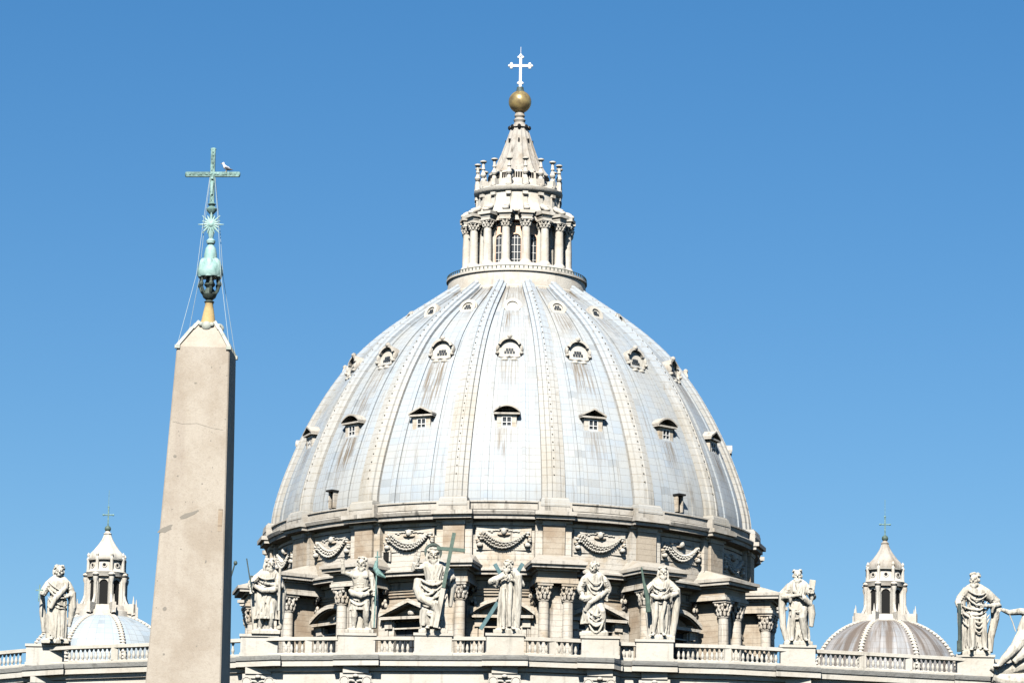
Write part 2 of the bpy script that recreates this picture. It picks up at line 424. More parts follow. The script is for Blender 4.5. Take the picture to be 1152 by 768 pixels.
for w, h0, h1, o in ((1.62, 76.5, 77.28, 28.75), (1.5, 77.28, 77.5, 28.55)):
    rb.hull([(-w, -27.2, h0), (-w, -o, h0), (w, -o, h0), (w, -27.2, h0)], [(-w*.96, -27.2, h1), (-w*.96, -o+0.1, h1), (w*.96, -o+0.1, h1), (w*.96, -27.2, h1)], 0)
fan(obj('rib', rb, [RIBM, RIBD], dome), RIBS)

# dormers, three rows
def grid_window(mb, w, h, y, z, nx, nz, mat, t=0.07):
    for i in range(nx+1): mb.box((-w/2+w*i/nx, y, z), (t, 0.08, h+t), mat)
    for k in range(nz+1): mb.box((0, y-0.012, z-h/2+h*k/nz), (w-t, 0.08, t), mat)
def dormer_low(tri):
    z0 = ROWZ['low']-1.25; r = RZ(z0)+0.05; yf = -r+0.22
    m = MB()
    m.box((-0.80, yf+1.0, z0+0.75), (0.55, 2.0, 1.7)); m.box((0.80, yf+1.0, z0+0.75), (0.55, 2.0, 1.7))
    m.box((0, yf+1.0, z0+1.62), (2.2, 2.03, 0.25)); m.box((0, yf+1.0, z0-0.1), (2.3, 2.24, 0.22))
    m.box((-1.2, yf+1.3, z0+0.55), (0.3, 1.8, 1.1)); m.box((1.2, yf+1.3, z0+0.55), (0.3, 1.8, 1.1))
    m.box((0, yf+1.15, z0+1.86), (2.9, 2.9, 0.2), 1)
    m.box((0, yf+1.9, z0+2.1), (2.0, 2.4, 0.5), 2)  # near-black gable block, the shadow under the hood put into its colour
    m.arch(-1.48, 1.48, z0+1.96, 0.72, 2 if tri else 10, 0.2, yf-0.38, yf+3.6, 1)
    grid_window(m, 1.02, 1.2, yf+0.02, z0+0.92, 2, 2, 3, 0.09)
    d = obj('dormer', m, [TRAV_D, TRAV_C, DARKR, WHITE], dome, False)
    p = MB(); p.box((0, yf+0.1, z0+0.92), (1.06, 0.06, 1.3)); obj('pane', p, GLASS, d, False)
    return d
dseg = dormer_low(False); fan(dseg, [a for a in FRONT if round(a/BAY) % 2 == 0])
dtri = dormer_low(True); fan(dtri, [a for a in FRONT if round(a/BAY) % 2 == 1])
def ring(mb, c, R0, R1, yf, yb, n=24, mat=0, a0=0, a1=2*PI, sz=1.0):
    """flat annulus facing -Y with depth"""
    vs = []; full = abs(a1-a0-2*PI) < 1e-6; k = n if full else n+1
    for i in range(k):
        a = a0+(a1-a0)*i/n; cx, sz_ = math.cos(a), math.sin(a)*sz
        vs += [(c[0]+R0*cx, yf, c[1]+R0*sz_), (c[0]+R1*cx, yf, c[1]+R1*sz_), (c[0]+R1*cx, yb, c[1]+R1*sz_), (c[0]+R0*cx, yb, c[1]+R0*sz_)]
    fs = []
    for i in range(n):
        j = (i+1) % k
        for q in range(4):
            q2 = (q+1) % 4; fs.append((i*4+q, j*4+q, j*4+q2, i*4+q2))
    if not full: fs += [(0, 1, 2, 3), (n*4+3, n*4+2, n*4+1, n*4)]
    mb.add(vs, fs, mat)
def disc(mb, c, Rr, y, n=24, mat=0, sz=1.0):
    mb.add([(c[0]+Rr*math.cos(2*PI*i/n), y, c[1]+sz*Rr*math.sin(2*PI*i/n)) for i in range(n)], [tuple(range(n))], mat)
def tilt(mb, piv, ang):
    M = Matrix.Rotation(ang, 3, 'X'); p = Vector(piv)
    mb.v = [tuple(M @ (Vector(q)-p)+p) for q in mb.v]
zc = ROWZ['mid']; yc = -RZ(zc)-0.1
m = MB()
ring(m, (0, zc), 1.22, 1.42, yc-0.32, yc+1.6, 32, 0, sz=0.95)
disc(m, (0, zc), 1.3, yc-0.12, 32, 0, sz=0.95)
ring(m, (0, zc+0.05), 1.1, 1.38, yc-0.58, yc+1.2, 20, 1, R_(22), R_(158), sz=1.04)                 # shell hood
m.ell((0, yc-0.5, zc+1.5), (0.3, 0.3, 0.3), 10, 6, 1)
for s_ in (-1, 1):
    m.ell((s_*1.36, yc-0.3, zc-0.5), (0.24, 0.36, 0.22), 10, 6, 1); m.ell((s_*0.5, yc-0.35, zc-1.3), (0.45, 0.3, 0.24), 10, 6, 0)
    m.ell((s_*1.38, yc-0.2, zc+0.1), (0.16, 0.4, 0.5), 10, 6, 1)
m.tube([(-1.2, yc-0.3, zc-0.85), (-0.5, yc-0.4, zc-1.05), (0, yc-0.4, zc-0.9), (0.5, yc-0.4, zc-1.05), (1.2, yc-0.3, zc-0.85)], 0.1, 6, 1)
grid_pts = [(-0.45, -0.18), (-0.15, -0.18), (0.15, -0.18), (0.45, -0.18), (-0.28, 0.18), (0, 0.2), (0.28, 0.18)]
tilt(m, (0, yc, zc), R_(-14))
dm = obj('dormer', m, [TRAV, TRAV_C], dome, False)
p = MB()
for gx, gz in grid_pts: p.box((gx*1.05, yc-0.17, zc-0.12+gz*0.95), (0.24, 0.06, 0.28))
tilt(p, (0, yc, zc), R_(-14)); obj('pane', p, GLASS, dm, False)
fan(dm, FRONT)
zc = ROWZ['top']; yc = -RZ(zc)-0.1
m = MB(); ring(m, (0, zc), 0.62, 0.98, yc-0.3, yc+1.2, 24, 0); disc(m, (0, zc), 0.7, yc-0.14, 24, 1)
ring(m, (0, zc), 0.9, 1.12, yc-0.16, yc+1.4, 24, 2)
tilt(m, (0, yc, zc), R_(-24)); blank = obj('oculus', m, [TRAV, TRAV, TRAV_C], dome, False)
p = MB()
for gx, gz in ((-0.3, -0.1), (0, -0.1), (0.3, -0.1), (-0.18, 0.2), (0.12, 0.22)): p.box((gx, yc-0.18, zc+gz), (0.24, 0.06, 0.26))
tilt(p, (0, yc, zc), R_(-24))
oc = link('oculus', blank.data, dome); obj('pane', p, GLASS, oc, False)
fan(oc, FRONT[1:])
# little access hatches at the foot of two bays
hm = MB(); zb = 77.35; yb = -RZ(78.5)
for s_ in (-1, 1): hm.box((s_*0.36, yb-0.05, zb+0.9), (0.14, 1.0, 1.8))
hm.box((0, yb-0.15, zb+1.9), (1.05, 1.5, 0.2), 1); hm.box((0, yb-0.05, zb+0.9), (0.62, 0.3, 1.8), 1)
fan(obj('roof_hatch', hm, [TRAV_D, DARKR], dome, False), [-2*BAY, 2*BAY-R_(1)])

# attic: wall, cornice ring, piers that break forward under the ribs, swags
m = MB()
m.lathe([(26.2, 69.6), (27.35, 69.6), (27.35, 70.5), (27.2, 70.52), (27.2, 74.4), (27.4, 74.45), (27.4, 74.75), (27.2, 74.77), (27.2, 75.2)], 128, cap=False)
obj('attic_wall', m, TRAV_D, dome)
m = MB()
m.lathe([(26.5, 74.75), (27.0, 74.78), (27.4, 75.0), (28.35, 75.05), (28.4, 75.42), (28.6, 75.5), (28.75, 75.85), (28.72, 75.95), (27.9, 76.1), (28.05, 76.15), (28.05, 76.85), (28.2, 76.9), (28.2, 77.05), (27.4, 77.2)], 128, cap=False)
obj('dome_cornice', m, TRAV_C, dome)
m = MB()
def wedge(mb, w, r0, r1, z0, z1, mat=0, w1=None):
    w1 = w if w1 is None else w1
    mb.hull([(-w, -r0, z0), (-w, -r1, z0), (w, -r1, z0), (w, -r0, z0)], [(-w1, -r0, z1), (-w1, -r1, z1), (w1, -r1, z1), (w1, -r0, z1)], mat)
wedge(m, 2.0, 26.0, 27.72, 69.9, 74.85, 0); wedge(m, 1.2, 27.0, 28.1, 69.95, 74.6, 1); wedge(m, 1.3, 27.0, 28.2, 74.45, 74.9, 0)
wedge(m, 2.15, 26.5, 28.9, 75.06, 75.45, 2); wedge(m, 2.3, 26.5, 29.25, 75.452, 75.9, 2); wedge(m, 1.85, 26.5, 28.7, 75.9, 76.95, 2)
wedge(m, 2.05, 26.0, 28.0, 74.75, 75.058, 2)
fan(obj('attic_pier', m, [TRAV_D, OCHRE, TRAV_C], dome, False), RIBS)
m = MB(); rs = random.Random(3)
for i in range(23):
    t = i/22*2-1; x = 2.25*t; z = 72.75+1.15*t*t-0.55
    q = 0.24+0.10*(1-t*t)
    for k in range(3):
        a = PI*(k/2)-0.2+0.4*(i%2); m.ell((x+0.16*math.cos(a)*(1 if k!=1 else .2), -27.4, z+q*0.9*math.cos(a*.9)), (0.15, 0.34, 0.16), 8, 6, 0)
    m.ell((x, -27.3, z), (0.1, 0.3, q), 6, 5, 1)
for s_ in (-1, 1):
    for k in range(9): m.ell((s_*(2.6+rs.uniform(-.28, .28)), -27.35, 73.6-k*0.16+rs.uniform(-.08, .08)), (0.22, 0.32, 0.2), 8, 6, k % 2)
    m.ell((s_*2.6, -27.40, 72.25), (0.36, 0.4, 0.3), 8, 6, 0)
    for k in range(5): m.ell((s_*(0.55+k*0.26), -27.28, 73.85-k*0.02+rs.uniform(-.1, .12)), (0.2, 0.14, 0.1), 6, 5, 0)
m.ell((0, -27.40, 73.75), (0.34, 0.42, 0.42), 10, 8, 0); m.ell((0, -27.35, 73.45), (0.75, 0.22, 0.18), 8, 6, 1); m.ell((0, -27.35, 74.0), (0.6, 0.22, 0.14), 8, 6, 0)
m.box((0, -27.16, 73.0), (6.0, 0.2, 2.5), 2)
fan(obj('garland', m, [TRAV, OCHRE, TRAV_D], dome), FRONT)

vm = MB(); vm.box((0, -27.3, 71.3), (0.75, 0.3, 0.95), 1)
for s_ in (-1, 1): vm.box((s_*0.46, -27.3, 71.3), (0.17, 0.42, 1.1))
vm.box((0, -27.3, 71.88), (1.15, 0.5, 0.16))
obj('attic_vent', vm, [TRAV_D, DARKR], dome, False, R_(-28.2))
# drum: wall with its entablature
m = MB()
m.lathe([(25.2, 46), (25.8, 46), (25.8, 66.9), (26.0, 66.92), (26.0, 67.2), (26.15, 67.22), (26.15, 67.5), (26.3, 67.52), (26.3, 67.75), (25.95, 67.8)], 128, mat=0, cap=False)
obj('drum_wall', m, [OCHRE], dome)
m = MB()
m.lathe([(25.95, 67.8), (25.95, 68.55), (26.3, 68.6), (26.4, 68.95), (27.75, 69.0), (27.75, 69.3), (28.0, 69.4), (28.0, 69.6), (27.0, 70.0)], 128, mat=0, cap=False)
obj('drum_cornice', m, [TRAV_C], dome)
# windows of the drum with alternate pediments
def drum_window(tri):
    m = MB(); y = -25.78; z0 = 64.35
    for s_ in (-1, 1):
        m.box((s_*2.3, y-0.25, 60.4), (0.6, 0.9, 7.6), 0); m.box((s_*2.95, y-0.05, 60.0), (0.9, 0.55, 6.6), 1)
        m.hull([(s_*2.6-0.45, y-0.05, 63.2), (s_*2.6-0.45, y-0.95, 63.4), (s_*2.6+0.45, y-0.95, 63.4), (s_*2.6+0.45, y-0.05, 63.2)],
               [(s_*2.6-0.4, y-0.05, z0), (s_*2.6-0.4, y-1.0, z0), (s_*2.6+0.4, y-1.0, z0), (s_*2.6+0.4, y-0.05, z0)], 0)
    m.box((0, y-0.45, 63.42), (4.4, 0.35, 0.16), 0)
    m.box((0, y-0.7, z0+0.14), (6.7, 1.6, 0.3), 0)
    m.arch(-3.5, 3.5, z0+0.3, 1.5, 2 if tri else 14, 0.44, y-1.6, y+0.3, 0)
    m.arch(-3.3, 3.3, z0+0.27, 1.4, 2 if tri else 14, 0.14, y-1.3, y+0.3, 1)
    if tri: m.add([(-3.0, y-0.1, z0+0.28), (3.0, y-0.1, z0+0.28), (0, y-0.1, z0+1.6)], [(0, 1, 2)], 1)
    else: m.add([(-3.0+6.0*i/14, y-0.2, z0+0.28+1.3*(1-(2*i/14-1)**2)) for i in range(15)], [tuple(range(15))], 1)
    m.ell((0, y-0.6, z0+0.75), (0.45, 0.3, 0.32), 8, 6, 0)
    w = obj('drum_window', m, [TRAV_D, OCHRE], dome, False)
    p = MB(); p.box((0, y-0.02, 60.4), (4.0, 0.12, 7.6), 0)
    for i in range(-1, 2): p.box((i*0.85, y-0.08, 60.2), (0.1, 0.08, 6.7), 1)
    for k in range(5): p.box((0, y-0.09, 57.8+k*1.2), (3.3, 0.06, 0.1), 1)
    obj('pane', p, [GLASS, DARKR], w, False)
    return w
fan(drum_window(False), [a for a in FRONT if round(a/BAY) % 2 == 0])
fan(drum_window(True), [a for a in FRONT if round(a/BAY) % 2 == 1])

def corinthian(mb, x, y, r, z0, z1, caph, mat=0, mat_shade=1, n=20):
    """column: base, shaft with entasis, leafy capital, abacus"""
    mb.lathe([(r*1.45, z0), (r*1.45, z0+r*0.4), (r*1.3, z0+r*0.6), (r*1.05, z0+r*0.9), (r, z0+r*1.1), (r*0.98, (z0+z1)/2), (r*0.86, z1-caph), (r*0.98, z1-caph+0.04), (r*0.98, z1-caph+0.12), (r*0.84, z1-caph+0.14), (r*0.9, z1-caph*0.4), (r*1.15, z1-caph*0.14)], n, (x, y, 0), mat)
    for lev, (zz, rr, k) in enumerate(((0.12, 0.95, 8), (0.42, 1.05, 8))):
        for i in range(k):
            a = 2*PI*(i+0.5*lev)/k
            mb.ell((x+r*rr*math.sin(a), y-r*rr*math.cos(a), z1-caph*(1-zz-0.15)), (r*0.3, r*0.3, caph*0.22), 6, 5, mat)
            mb.ell((x+r*(rr+.2)*math.sin(a), y-r*(rr+.2)*math.cos(a), z1-caph*(1-zz-0.3)), (r*0.22, r*0.22, caph*0.1), 6, 5, mat)
            mb.ell((x+r*rr*.9*math.sin(a+.4), y-r*rr*.9*math.cos(a+.4), z1-caph*(1-zz-0.1)), (r*0.13, r*0.13, caph*0.2), 6, 5, mat_shade)  # near-black beads between the leaves: shade of the carving painted in
    for sx in (-1, 1):
        for sy in (-1, 1): mb.ell((x+sx*r*0.98, y+sy*r*0.98, z1-caph*0.2), (r*0.3, r*0.3, caph*0.15), 8, 6, mat)
    mb.box((x, y, z1-caph*0.06), (r*2.7, r*2.7, caph*0.13), mat)
# buttresses: spur wall, broken-forward entablature, sloping roof, pair of columns
m = MB()
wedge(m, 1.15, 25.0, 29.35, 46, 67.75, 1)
wedge(m, 0.9, 29.0, 29.6, 46, 67.6, 0)
for s_ in (-1, 1):                                           # responds against the drum
    m.box((s_*1.9, -26.1, 58.0), (1.3, 1.0, 15.6), 0)
    for k in range(10): m.ell((s_*(1.55+0.8*rs.random()), -26.65, 65.9+1.6*rs.random()), (0.2, 0.2, 0.3), 6, 5, k % 2*3)  # every other leaf near-black, carved shade given as colour
wedge(m, 2.35, 25.5, 30.85, 67.78, 68.1, 0); wedge(m, 2.3, 25.5, 30.7, 68.1, 68.35, 0); wedge(m, 2.15, 25.5, 30.55, 68.35, 69.1, 1)
wedge(m, 2.4, 25.5, 30.9, 69.1, 69.35, 2); wedge(m, 2.95, 25.5, 31.6, 69.35, 69.7, 2); wedge(m, 3.1, 25.5, 31.85, 69.7, 70.05, 2)
m.hull([(-3.0, -26.0, 70.05), (-3.0, -31.7, 70.05), (3.0, -31.7, 70.05), (3.0, -26.0, 70.05)], [(-2.1, -26.0, 71.35), (-1.7, -27.9, 71.25), (1.7, -27.9, 71.25), (2.1, -26.0, 71.35)], 4)
b0 = obj('buttress', m, [TRAV_D, OCHRE, TRAV_C, DARKR, ROOFST], dome, False)
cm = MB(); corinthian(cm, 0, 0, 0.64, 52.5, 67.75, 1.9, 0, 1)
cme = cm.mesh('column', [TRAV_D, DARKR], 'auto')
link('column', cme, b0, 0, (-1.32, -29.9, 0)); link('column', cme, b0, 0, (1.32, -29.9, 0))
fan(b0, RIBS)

# lantern
m = MB()
m.lathe([(8.0, 104.8), (8.35, 104.9), (8.35, 105.2), (8.1, 105.35), (8.05, 106.4), (8.0, 106.95), (8.2, 107.0), (8.2, 107.25), (7.9, 107.3), (6.9, 107.3), (6.9, 107.9), (6.6, 108.3), (4.4, 108.4)], 96, cap=False)
m.lathe([(4.6, 108.4), (4.6, 113.6)], 64, mat=1, cap=False)
m.lathe([(4.6, 113.4), (5.25, 113.6)], 64, mat=2, cap=False)
m.lathe([(5.25, 113.6), (5.25, 114.45), (5.7, 114.55), (5.7, 114.75), (5.3, 114.85), (5.15, 115.3), (4.95, 115.6), (4.85, 116.2), (4.75, 117.1), (4.95, 117.2), (5.15, 117.45), (5.2, 117.75), (5.0, 117.9), (4.3, 118.0), (3.9, 118.0), (3.75, 118.7), (3.6, 119.0), (3.45, 119.9), (3.4, 119.95), (3.0, 120.0)], 96, cap=False)
lan = obj('lantern', m, [LANT, LANTW, REDST], dome)
m = MB(); NSP = 64
spf = lambda a, z: 1+0.075*max(0, math.cos(16*a+PI))**2
m.lathe([(3.35, 119.9), (3.0, 120.35), (2.5, 121.2), (2.0, 122.4), (1.6, 123.6), (1.22, 124.8), (0.95, 125.6), (0.9, 125.7)], 128, fold=spf)
m.lathe([(1.0, 125.65), (1.15, 125.75), (1.1, 125.95), (0.75, 126.1), (0.6, 126.4), (0.72, 126.7), (0.5, 126.95), (0.62, 127.2), (0.5, 127.6), (0.6, 127.75)], 32, mat=0)
for k in range(8):
    a = 2*PI*k/8; m.ell((1.15*math.sin(a), -1.15*math.cos(a), 125.75), (0.22, 0.22, 0.28), 8, 6, 1)
    a = BAY*k*2; m.box((1.5*math.sin(a), -1.5*math.cos(a), 124.0), (0.18, 0.3, 0.45), 1, Matrix.Rotation(a, 3, 'Z'))
obj('spire', m, [SPIRE, DARKR], lan)
m = MB()
for k in range(16):                                            # dark row of openings under the spire
    for du in (-0.3, -0.1, 0.1, 0.3):
        a = BAY*(k+du); m.box((3.52*math.sin(a), -3.52*math.cos(a), 119.35), (0.2, 0.16, 0.72), 0, Matrix.Rotation(a, 3, 'Z'))
obj('spire_openings', m, DARKR, lan, False)
m = MB(); m.ell((0, 0, 128.92), (1.34, 1.34, 1.34), 40, 24); m.lathe([(0.55, 127.62), (0.6, 127.85), (0.3, 127.95)], 24); obj('gilt_ball', m, GOLD, lan, True)
m = MB()
m.lathe([(0.62, 130.05), (0.45, 130.3), (0.38, 130.7), (0.2, 130.75)], 20, mat=1)
m.box((0, 0, 132.4), (0.30, 0.24, 3.9)); m.box((-0.62, 0, 133.3), (0.92, 0.236, 0.30)); m.box((0.62, 0, 133.3), (0.92, 0.236, 0.30))
for x, z in ((-1.08, 133.3), (1.08, 133.3), (0, 134.35), (0, 131.2)):
    for dx, dz in ((0, 0.24), (0, -0.24), (0.22, 0), (-0.22, 0)): m.ell((x+dx, 0, z+dz), (0.18, 0.12, 0.18), 10, 6)
m.tube([(0, 0, 134.4), (0, 0, 135.6)], 0.03, 6)
obj('cross', m, [XWHITE, DBRONZE], lan)
m = MB()
for k in range(96):
    a = 2*PI*k/96; m.tube([(8.1*math.sin(a), -8.1*math.cos(a), 107.2), (8.1*math.sin(a), -8.1*math.cos(a), 107.6)], 0.06, 4)
m.tube([(8.1*math.sin(2*PI*k/96), -8.1*math.cos(2*PI*k/96), 107.6) for k in range(97)], 0.045, 5)
obj('railing', m, DBRONZE, lan, False)
# sixteen radial column piers of the lantern
m = MB()
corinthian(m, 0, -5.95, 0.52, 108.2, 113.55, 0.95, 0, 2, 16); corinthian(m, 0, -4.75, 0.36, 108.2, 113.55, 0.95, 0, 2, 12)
wedge(m, 0.6, 4.5, 6.65, 107.35, 108.22, 0)
wedge(m, 0.62, 4.5, 6.45, 113.56, 113.85, 0); wedge(m, 0.68, 4.5, 6.5, 113.85, 114.15, 0); wedge(m, 0.86, 4.5, 6.72, 114.15, 114.5, 0, 0.92)
m.tube([(0, -6.35, 114.8), (0, -6.0, 115.0), (0, -5.55, 115.15), (0, -5.2, 115.45)], [0.34, 0.36, 0.32, 0.28], 10)
m.box((0, -4.9, 116.1), (0.5, 0.2, 1.5)); m.box((0, -4.95, 116.9), (0.62, 0.36, 0.34)); m.box((0, -5.0, 116.6), (0.44, 0.22, 0.2), 2)
m.ell((0, -6.4, 114.75), (0.4, 0.36, 0.28), 10, 8)
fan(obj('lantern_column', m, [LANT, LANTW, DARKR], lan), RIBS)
m = MB()
m.lathe([(0.37, 117.8), (0.39, 118.05), (0.32, 118.1), (0.26, 118.9), (0.16, 119.05), (0.28, 119.15), (0.35, 119.4), (0.22, 119.7), (0.14, 119.95), (0.24, 120.1), (0.17, 120.35), (0.15, 120.75), (0.39, 120.95), (0.39, 121.08), (0.22, 121.15)], 14, (0, -4.85, 0))
wedge(m, 0.36, 4.35, 5.15, 117.9, 118.7, 0, 0.28)
fan(obj('candelabrum', m, LANT, lan), RIBS)
m = MB()
w = 0.56; zt = 112.0
pts = [(-w, 108.5), (w, 108.5)]+[(w*math.cos(PI*i/10), zt-w+w*math.sin(PI*i/10)) for i in range(11)]
m.add([(x, -4.72, z) for x, z in pts], [tuple(range(len(pts)))], 0)
ring(m, (0, zt-w), w, w+0.16, -4.85, -4.5, 12, 1, 0, PI)
for s_ in (-1, 1): m.box((s_*(w+0.08), -4.7, 109.97), (0.16, 0.3, 2.94), 1)
for x in (-0.18, 0.18): m.box((x, -4.76, 110.15), (0.06, 0.05, 3.3), 2)
for k in range(4): m.box((0, -4.765, 109.0+k*0.85), (1.1, 0.05, 0.06), 2)
fan(obj('lantern_window', m, [GLASS, LANTW, WHITE], lan, False), [BAY*k for k in range(16)])

# ================================================================== THE TWO SIDE CUPOLAS
def cupola(loc, label, dirty, lift, rise):
    t = thing('cupola', label, 'cupola', (loc[0], loc[1], lift), 'small cupolas beside the great dome', (0, 0, AXIS))
    st = LANT
    m = MB()
    m.lathe([(7.6, 40), (7.6, 52.2), (8.1, 52.3), (8.2, 52.9), (7.9, 53.1), (7.9, 53.8), (8.05, 53.9), (7.7, 54.1)], 8*8, cap=False)
    obj('drum', m, st, t)
    n = 64; uv = []; m = MB(); NJ = 24
    oct_ = lambda a: 1-0.022*(1-math.cos(8*a))/2
    sl_ = 0
    prevp = None
    for j in range(NJ+1):
        th = (PI/2)*0.86*j/NJ; r = 7.6*math.cos(th)*1.0; z = 54+rise*math.sin(th)
        if prevp: sl_ += math.hypot(r-prevp[0], z-prevp[1])
        prevp = (r, z)
        for i in range(n+1):
            a = 2*PI*i/n; q = r*(1-0.035*(1-math.cos(8*(a)))/2)
            m.v.append((q*math.sin(a+PI/8), -q*math.cos(a+PI/8), z)); uv.append(((a+PI/8)/(PI/4), sl_))
    for j in range(NJ):
        for i in range(n): m.f.append((j*(n+1)+i, j*(n+1)+i+1, (j+1)*(n+1)+i+1, (j+1)*(n+1)+i)); m.m.append(0)
    mat = lead('cupola_lead_stained' if dirty else 'cupola_lead_pale', (0.36, 0.345, 0.33) if dirty else (0.41, 0.455, 0.47), (0.31, 0.33, 0.345) if dirty else (0.35, 0.42, 0.465),
               1.0 if dirty else 0.5, [], sl_ if dirty else sl_+6, 6.0, 0.8, 0.95 if dirty else 0.3)
    me = m.mesh('lead_shell', mat, True); ul = me.uv_layers.new(name='UVMap')
    for lp in me.loops: ul.data[lp.index].uv = uv[lp.vertex_index]
    link('lead_shell', me, t)
    m = MB(); NQ = 22                                            # scalloped hip ribs
    pts = []
    for j in range(NQ+1):
        th = (PI/2)*0.86*j/NQ; pts.append((0, -7.62*math.cos(th), 54+rise*math.sin(th)))
    m.tube(pts, 0.2, 6)
    for j in range(1, NQ): m.ell(pts[j], (0.36, 0.3, 0.16), 8, 5)
    fan(obj('rib', m, st, t), [PI/8+PI/4*k for k in range(8)])
    m = MB()
    m.lathe([(2.75, 58.4), (2.7, 59.75), (2.4, 59.85), (2.25, 60.35), (1.4, 60.4)], 32, cap=False)
    m.lathe([(1.5, 63.1), (2.05, 63.25), (2.15, 63.55), (2.25, 63.7), (1.95, 63.85), (1.75, 64.1), (1.7, 64.8), (1.95, 64.95), (2.0, 65.1), (1.6, 65.15)], 48)
    m.lathe([(1.42, 60.3), (1.42, 63.2)], 24, mat=1, cap=False)
    lanp = obj('lantern', m, [st, DARKR], t)
    m = MB()                                                   # piers with scroll brackets, arches between
    m.box((0, -1.72, 61.75), (0.46, 0.7, 2.95)); m.box((0, -2.5, 60.0), (0.4, 1.8, 1.0)); m.lathe([(0.22, 60.4), (0.16, 60.7), (0.15, 62.6), (0.26, 62.9), (0.28, 63.2)], 10, (0, -2.12, 0))
    m.tube([(0, -3.3, 59.35), (0, -3.05, 59.9), (0, -2.6, 60.2), (0, -2.25, 60.9), (0, -2.1, 61.5)], [0.24, 0.2, 0.18, 0.16, 0.14], 8)
    m.tube([(0, -3.25, 59.6), (0, -3.25, 60.5), (0, -3.25, 61.3)], [0.14, 0.12, 0.02], 8)
    m.ell((0, -2.0, 63.45), (0.4, 0.45, 0.25), 8, 6)
    m.lathe([(0.2, 63.6), (0.16, 64.2), (0.16, 64.9), (0.2, 65.1), (0.1, 65.3), (0.17, 65.5), (0.05, 65.75)], 8, (0, -1.9, 0))
    fan(obj('lantern_pier', m, st, lanp), [PI/8+PI/4*k for k in range(8)])
    m = MB()                                                   # arched opening in dark, with archivolt, oculus above
    w, zt = 0.46, 62.95
    q = [(-w, 60.45), (w, 60.45)]+[(w*math.cos(PI*i/8), zt-w+w*math.sin(PI*i/8)) for i in range(9)]
    m.add([(x, -1.62, z) for x, z in q], [tuple(range(len(q)))], 1)
    m.box((-w-0.12, -1.6, 61.7), (0.24, 0.3, 2.5)); m.box((w+0.12, -1.6, 61.7), (0.24, 0.3, 2.5))
    ring(m, (0, zt-w), w, w+0.26, -1.75, -1.4, 10, 0, 0, PI)
    disc(m, (0, 64.42), 0.17, -1.76, 12, 1); ring(m, (0, 64.42), 0.17, 0.28, -1.8, -1.6, 12, 0)
    fan(obj('lantern_window', m, [st, DARKR], lanp, False), [PI/4*k for k in range(8)])
    m = MB()
    bell = lambda a, z: 1+0.05*math.cos(8*a+PI)
    m.lathe([(1.75, 65.1), (1.8, 65.4), (1.62, 65.75), (1.25, 66.15), (0.85, 66.7), (0.55, 67.2), (0.36, 67.7), (0.42, 67.8), (0.25, 67.95), (0.2, 68.1)], 48, fold=bell)
    obj('bell_roof', m, lead('bell_lead', (0.50, 0.47, 0.42) if dirty else (0.56, 0.56, 0.54), (0.46, 0.44, 0.41), 0, [], 99) if False else SPIRE if dirty else LANT, lanp)
    m = MB(); m.ell((0, 0, 68.32), (0.33, 0.33, 0.33), 16, 10); obj('ball', m, VERDG, lanp, True)
    m = MB(); m.tube([(0, 0, 68.5), (0, 0, 70.6)], 0.07, 6); m.tube([(-0.48, 0, 69.75), (0.48, 0, 69.75)], 0.07, 6); m.tube([(0, 0, 70.5), (0, 0, 72.3)], 0.025, 5)
    for x, z in ((-0.5, 69.75), (0.5, 69.75), (0, 70.55)): m.ell((x, 0, z), (0.11, 0.09, 0.11), 8, 5)
    obj('cross', m, VERD, lanp)
    return t
cupola((-40.65, 440), 'small pale lead cupola with arched lantern left of the obelisk', False, 0.0, 5.6)
cupola((38.2, 440), 'small brown-stained lead cupola with arched lantern right of the great dome', True, 0.45, 6.05)

# ================================================================== THE FACADE
LINE = [(-120, 812), (0, 731.6), (28, 729.0), (81, 725.6), (162, 722.8), (261, 718), (309, 716), (423, 715.2), (498, 715.5), (592, 715.8), (650, 718), (691, 719.2), (699, 721.6), (762, 723.2), (820, 724.8), (883, 728), (942, 731), (1033, 736), (1152, 742.5), (1300, 752)]
FL = [at_z(x, y, 47.0) for x, y in LINE]; FL = [(p.x, p.y) for p in FL]
FL[0] = (-53, FL[1][1]+5.0)
def fy(x):
    for (x0, y0), (x1, y1) in zip(FL, FL[1:]):
        if x0 <= x <= x1: return y0+(y1-y0)*(x-x0)/(x1-x0)
    return FL[-1][1]
def fx(px):
    """plan x of a picture column on the balustrade line"""
    for (a, b), (c, d), p, q in zip(LINE, LINE[1:], FL, FL[1:]):
        if a <= px <= c: return p[0]+(q[0]-p[0])*(px-a)/(c-a)
def piece(x0, x1):
    return [(x0, fy(x0))]+[(x, y) for x, y in FL if x0+0.01 < x < x1-0.01]+[(x1, fy(x1))]
fac = thing('church_facade', 'pale travertine church facade topped by a cornice and a stone balustrade', 'church', (0, 0, 0))
X0, X1 = FL[0][0], FL[-1][0]
full = piece(X0, X1)
PEDS = [(26, 75), (184, 236), (266, 318), (377, 426), (463, 512), (545, 592), (652, 698), (713, 760), (877, 918), (1074, 1120)]
NOBREAK = {4}
m = MB()
m.sweep(full, [(0.0, 0), (0.0, 44.1), (0.25, 44.15), (0.35, 44.5), (-14, 44.5), (-14, 0)])
m.sweep(full, [(0.85, 43.0-18), (0.85, 43.2-18), (1.4, 43.6-18), (1.4, 44.0-18), (-0.5, 44.0-18), (-0.5, 43-18)])
obj('facade_wall', m, TRAV, fac, False)
m = MB()
m.sweep(full, [(0.2, 44.5), (0.65, 44.52), (0.65, 44.98), (0.75, 45.0), (-0.9, 45.0), (-0.9, 44.5)], 0)
m.sweep(full, [(0.75, 45.002), (0.85, 45.2), (0.92, 45.34), (-0.9, 45.42), (-0.9, 45.002)], 1)
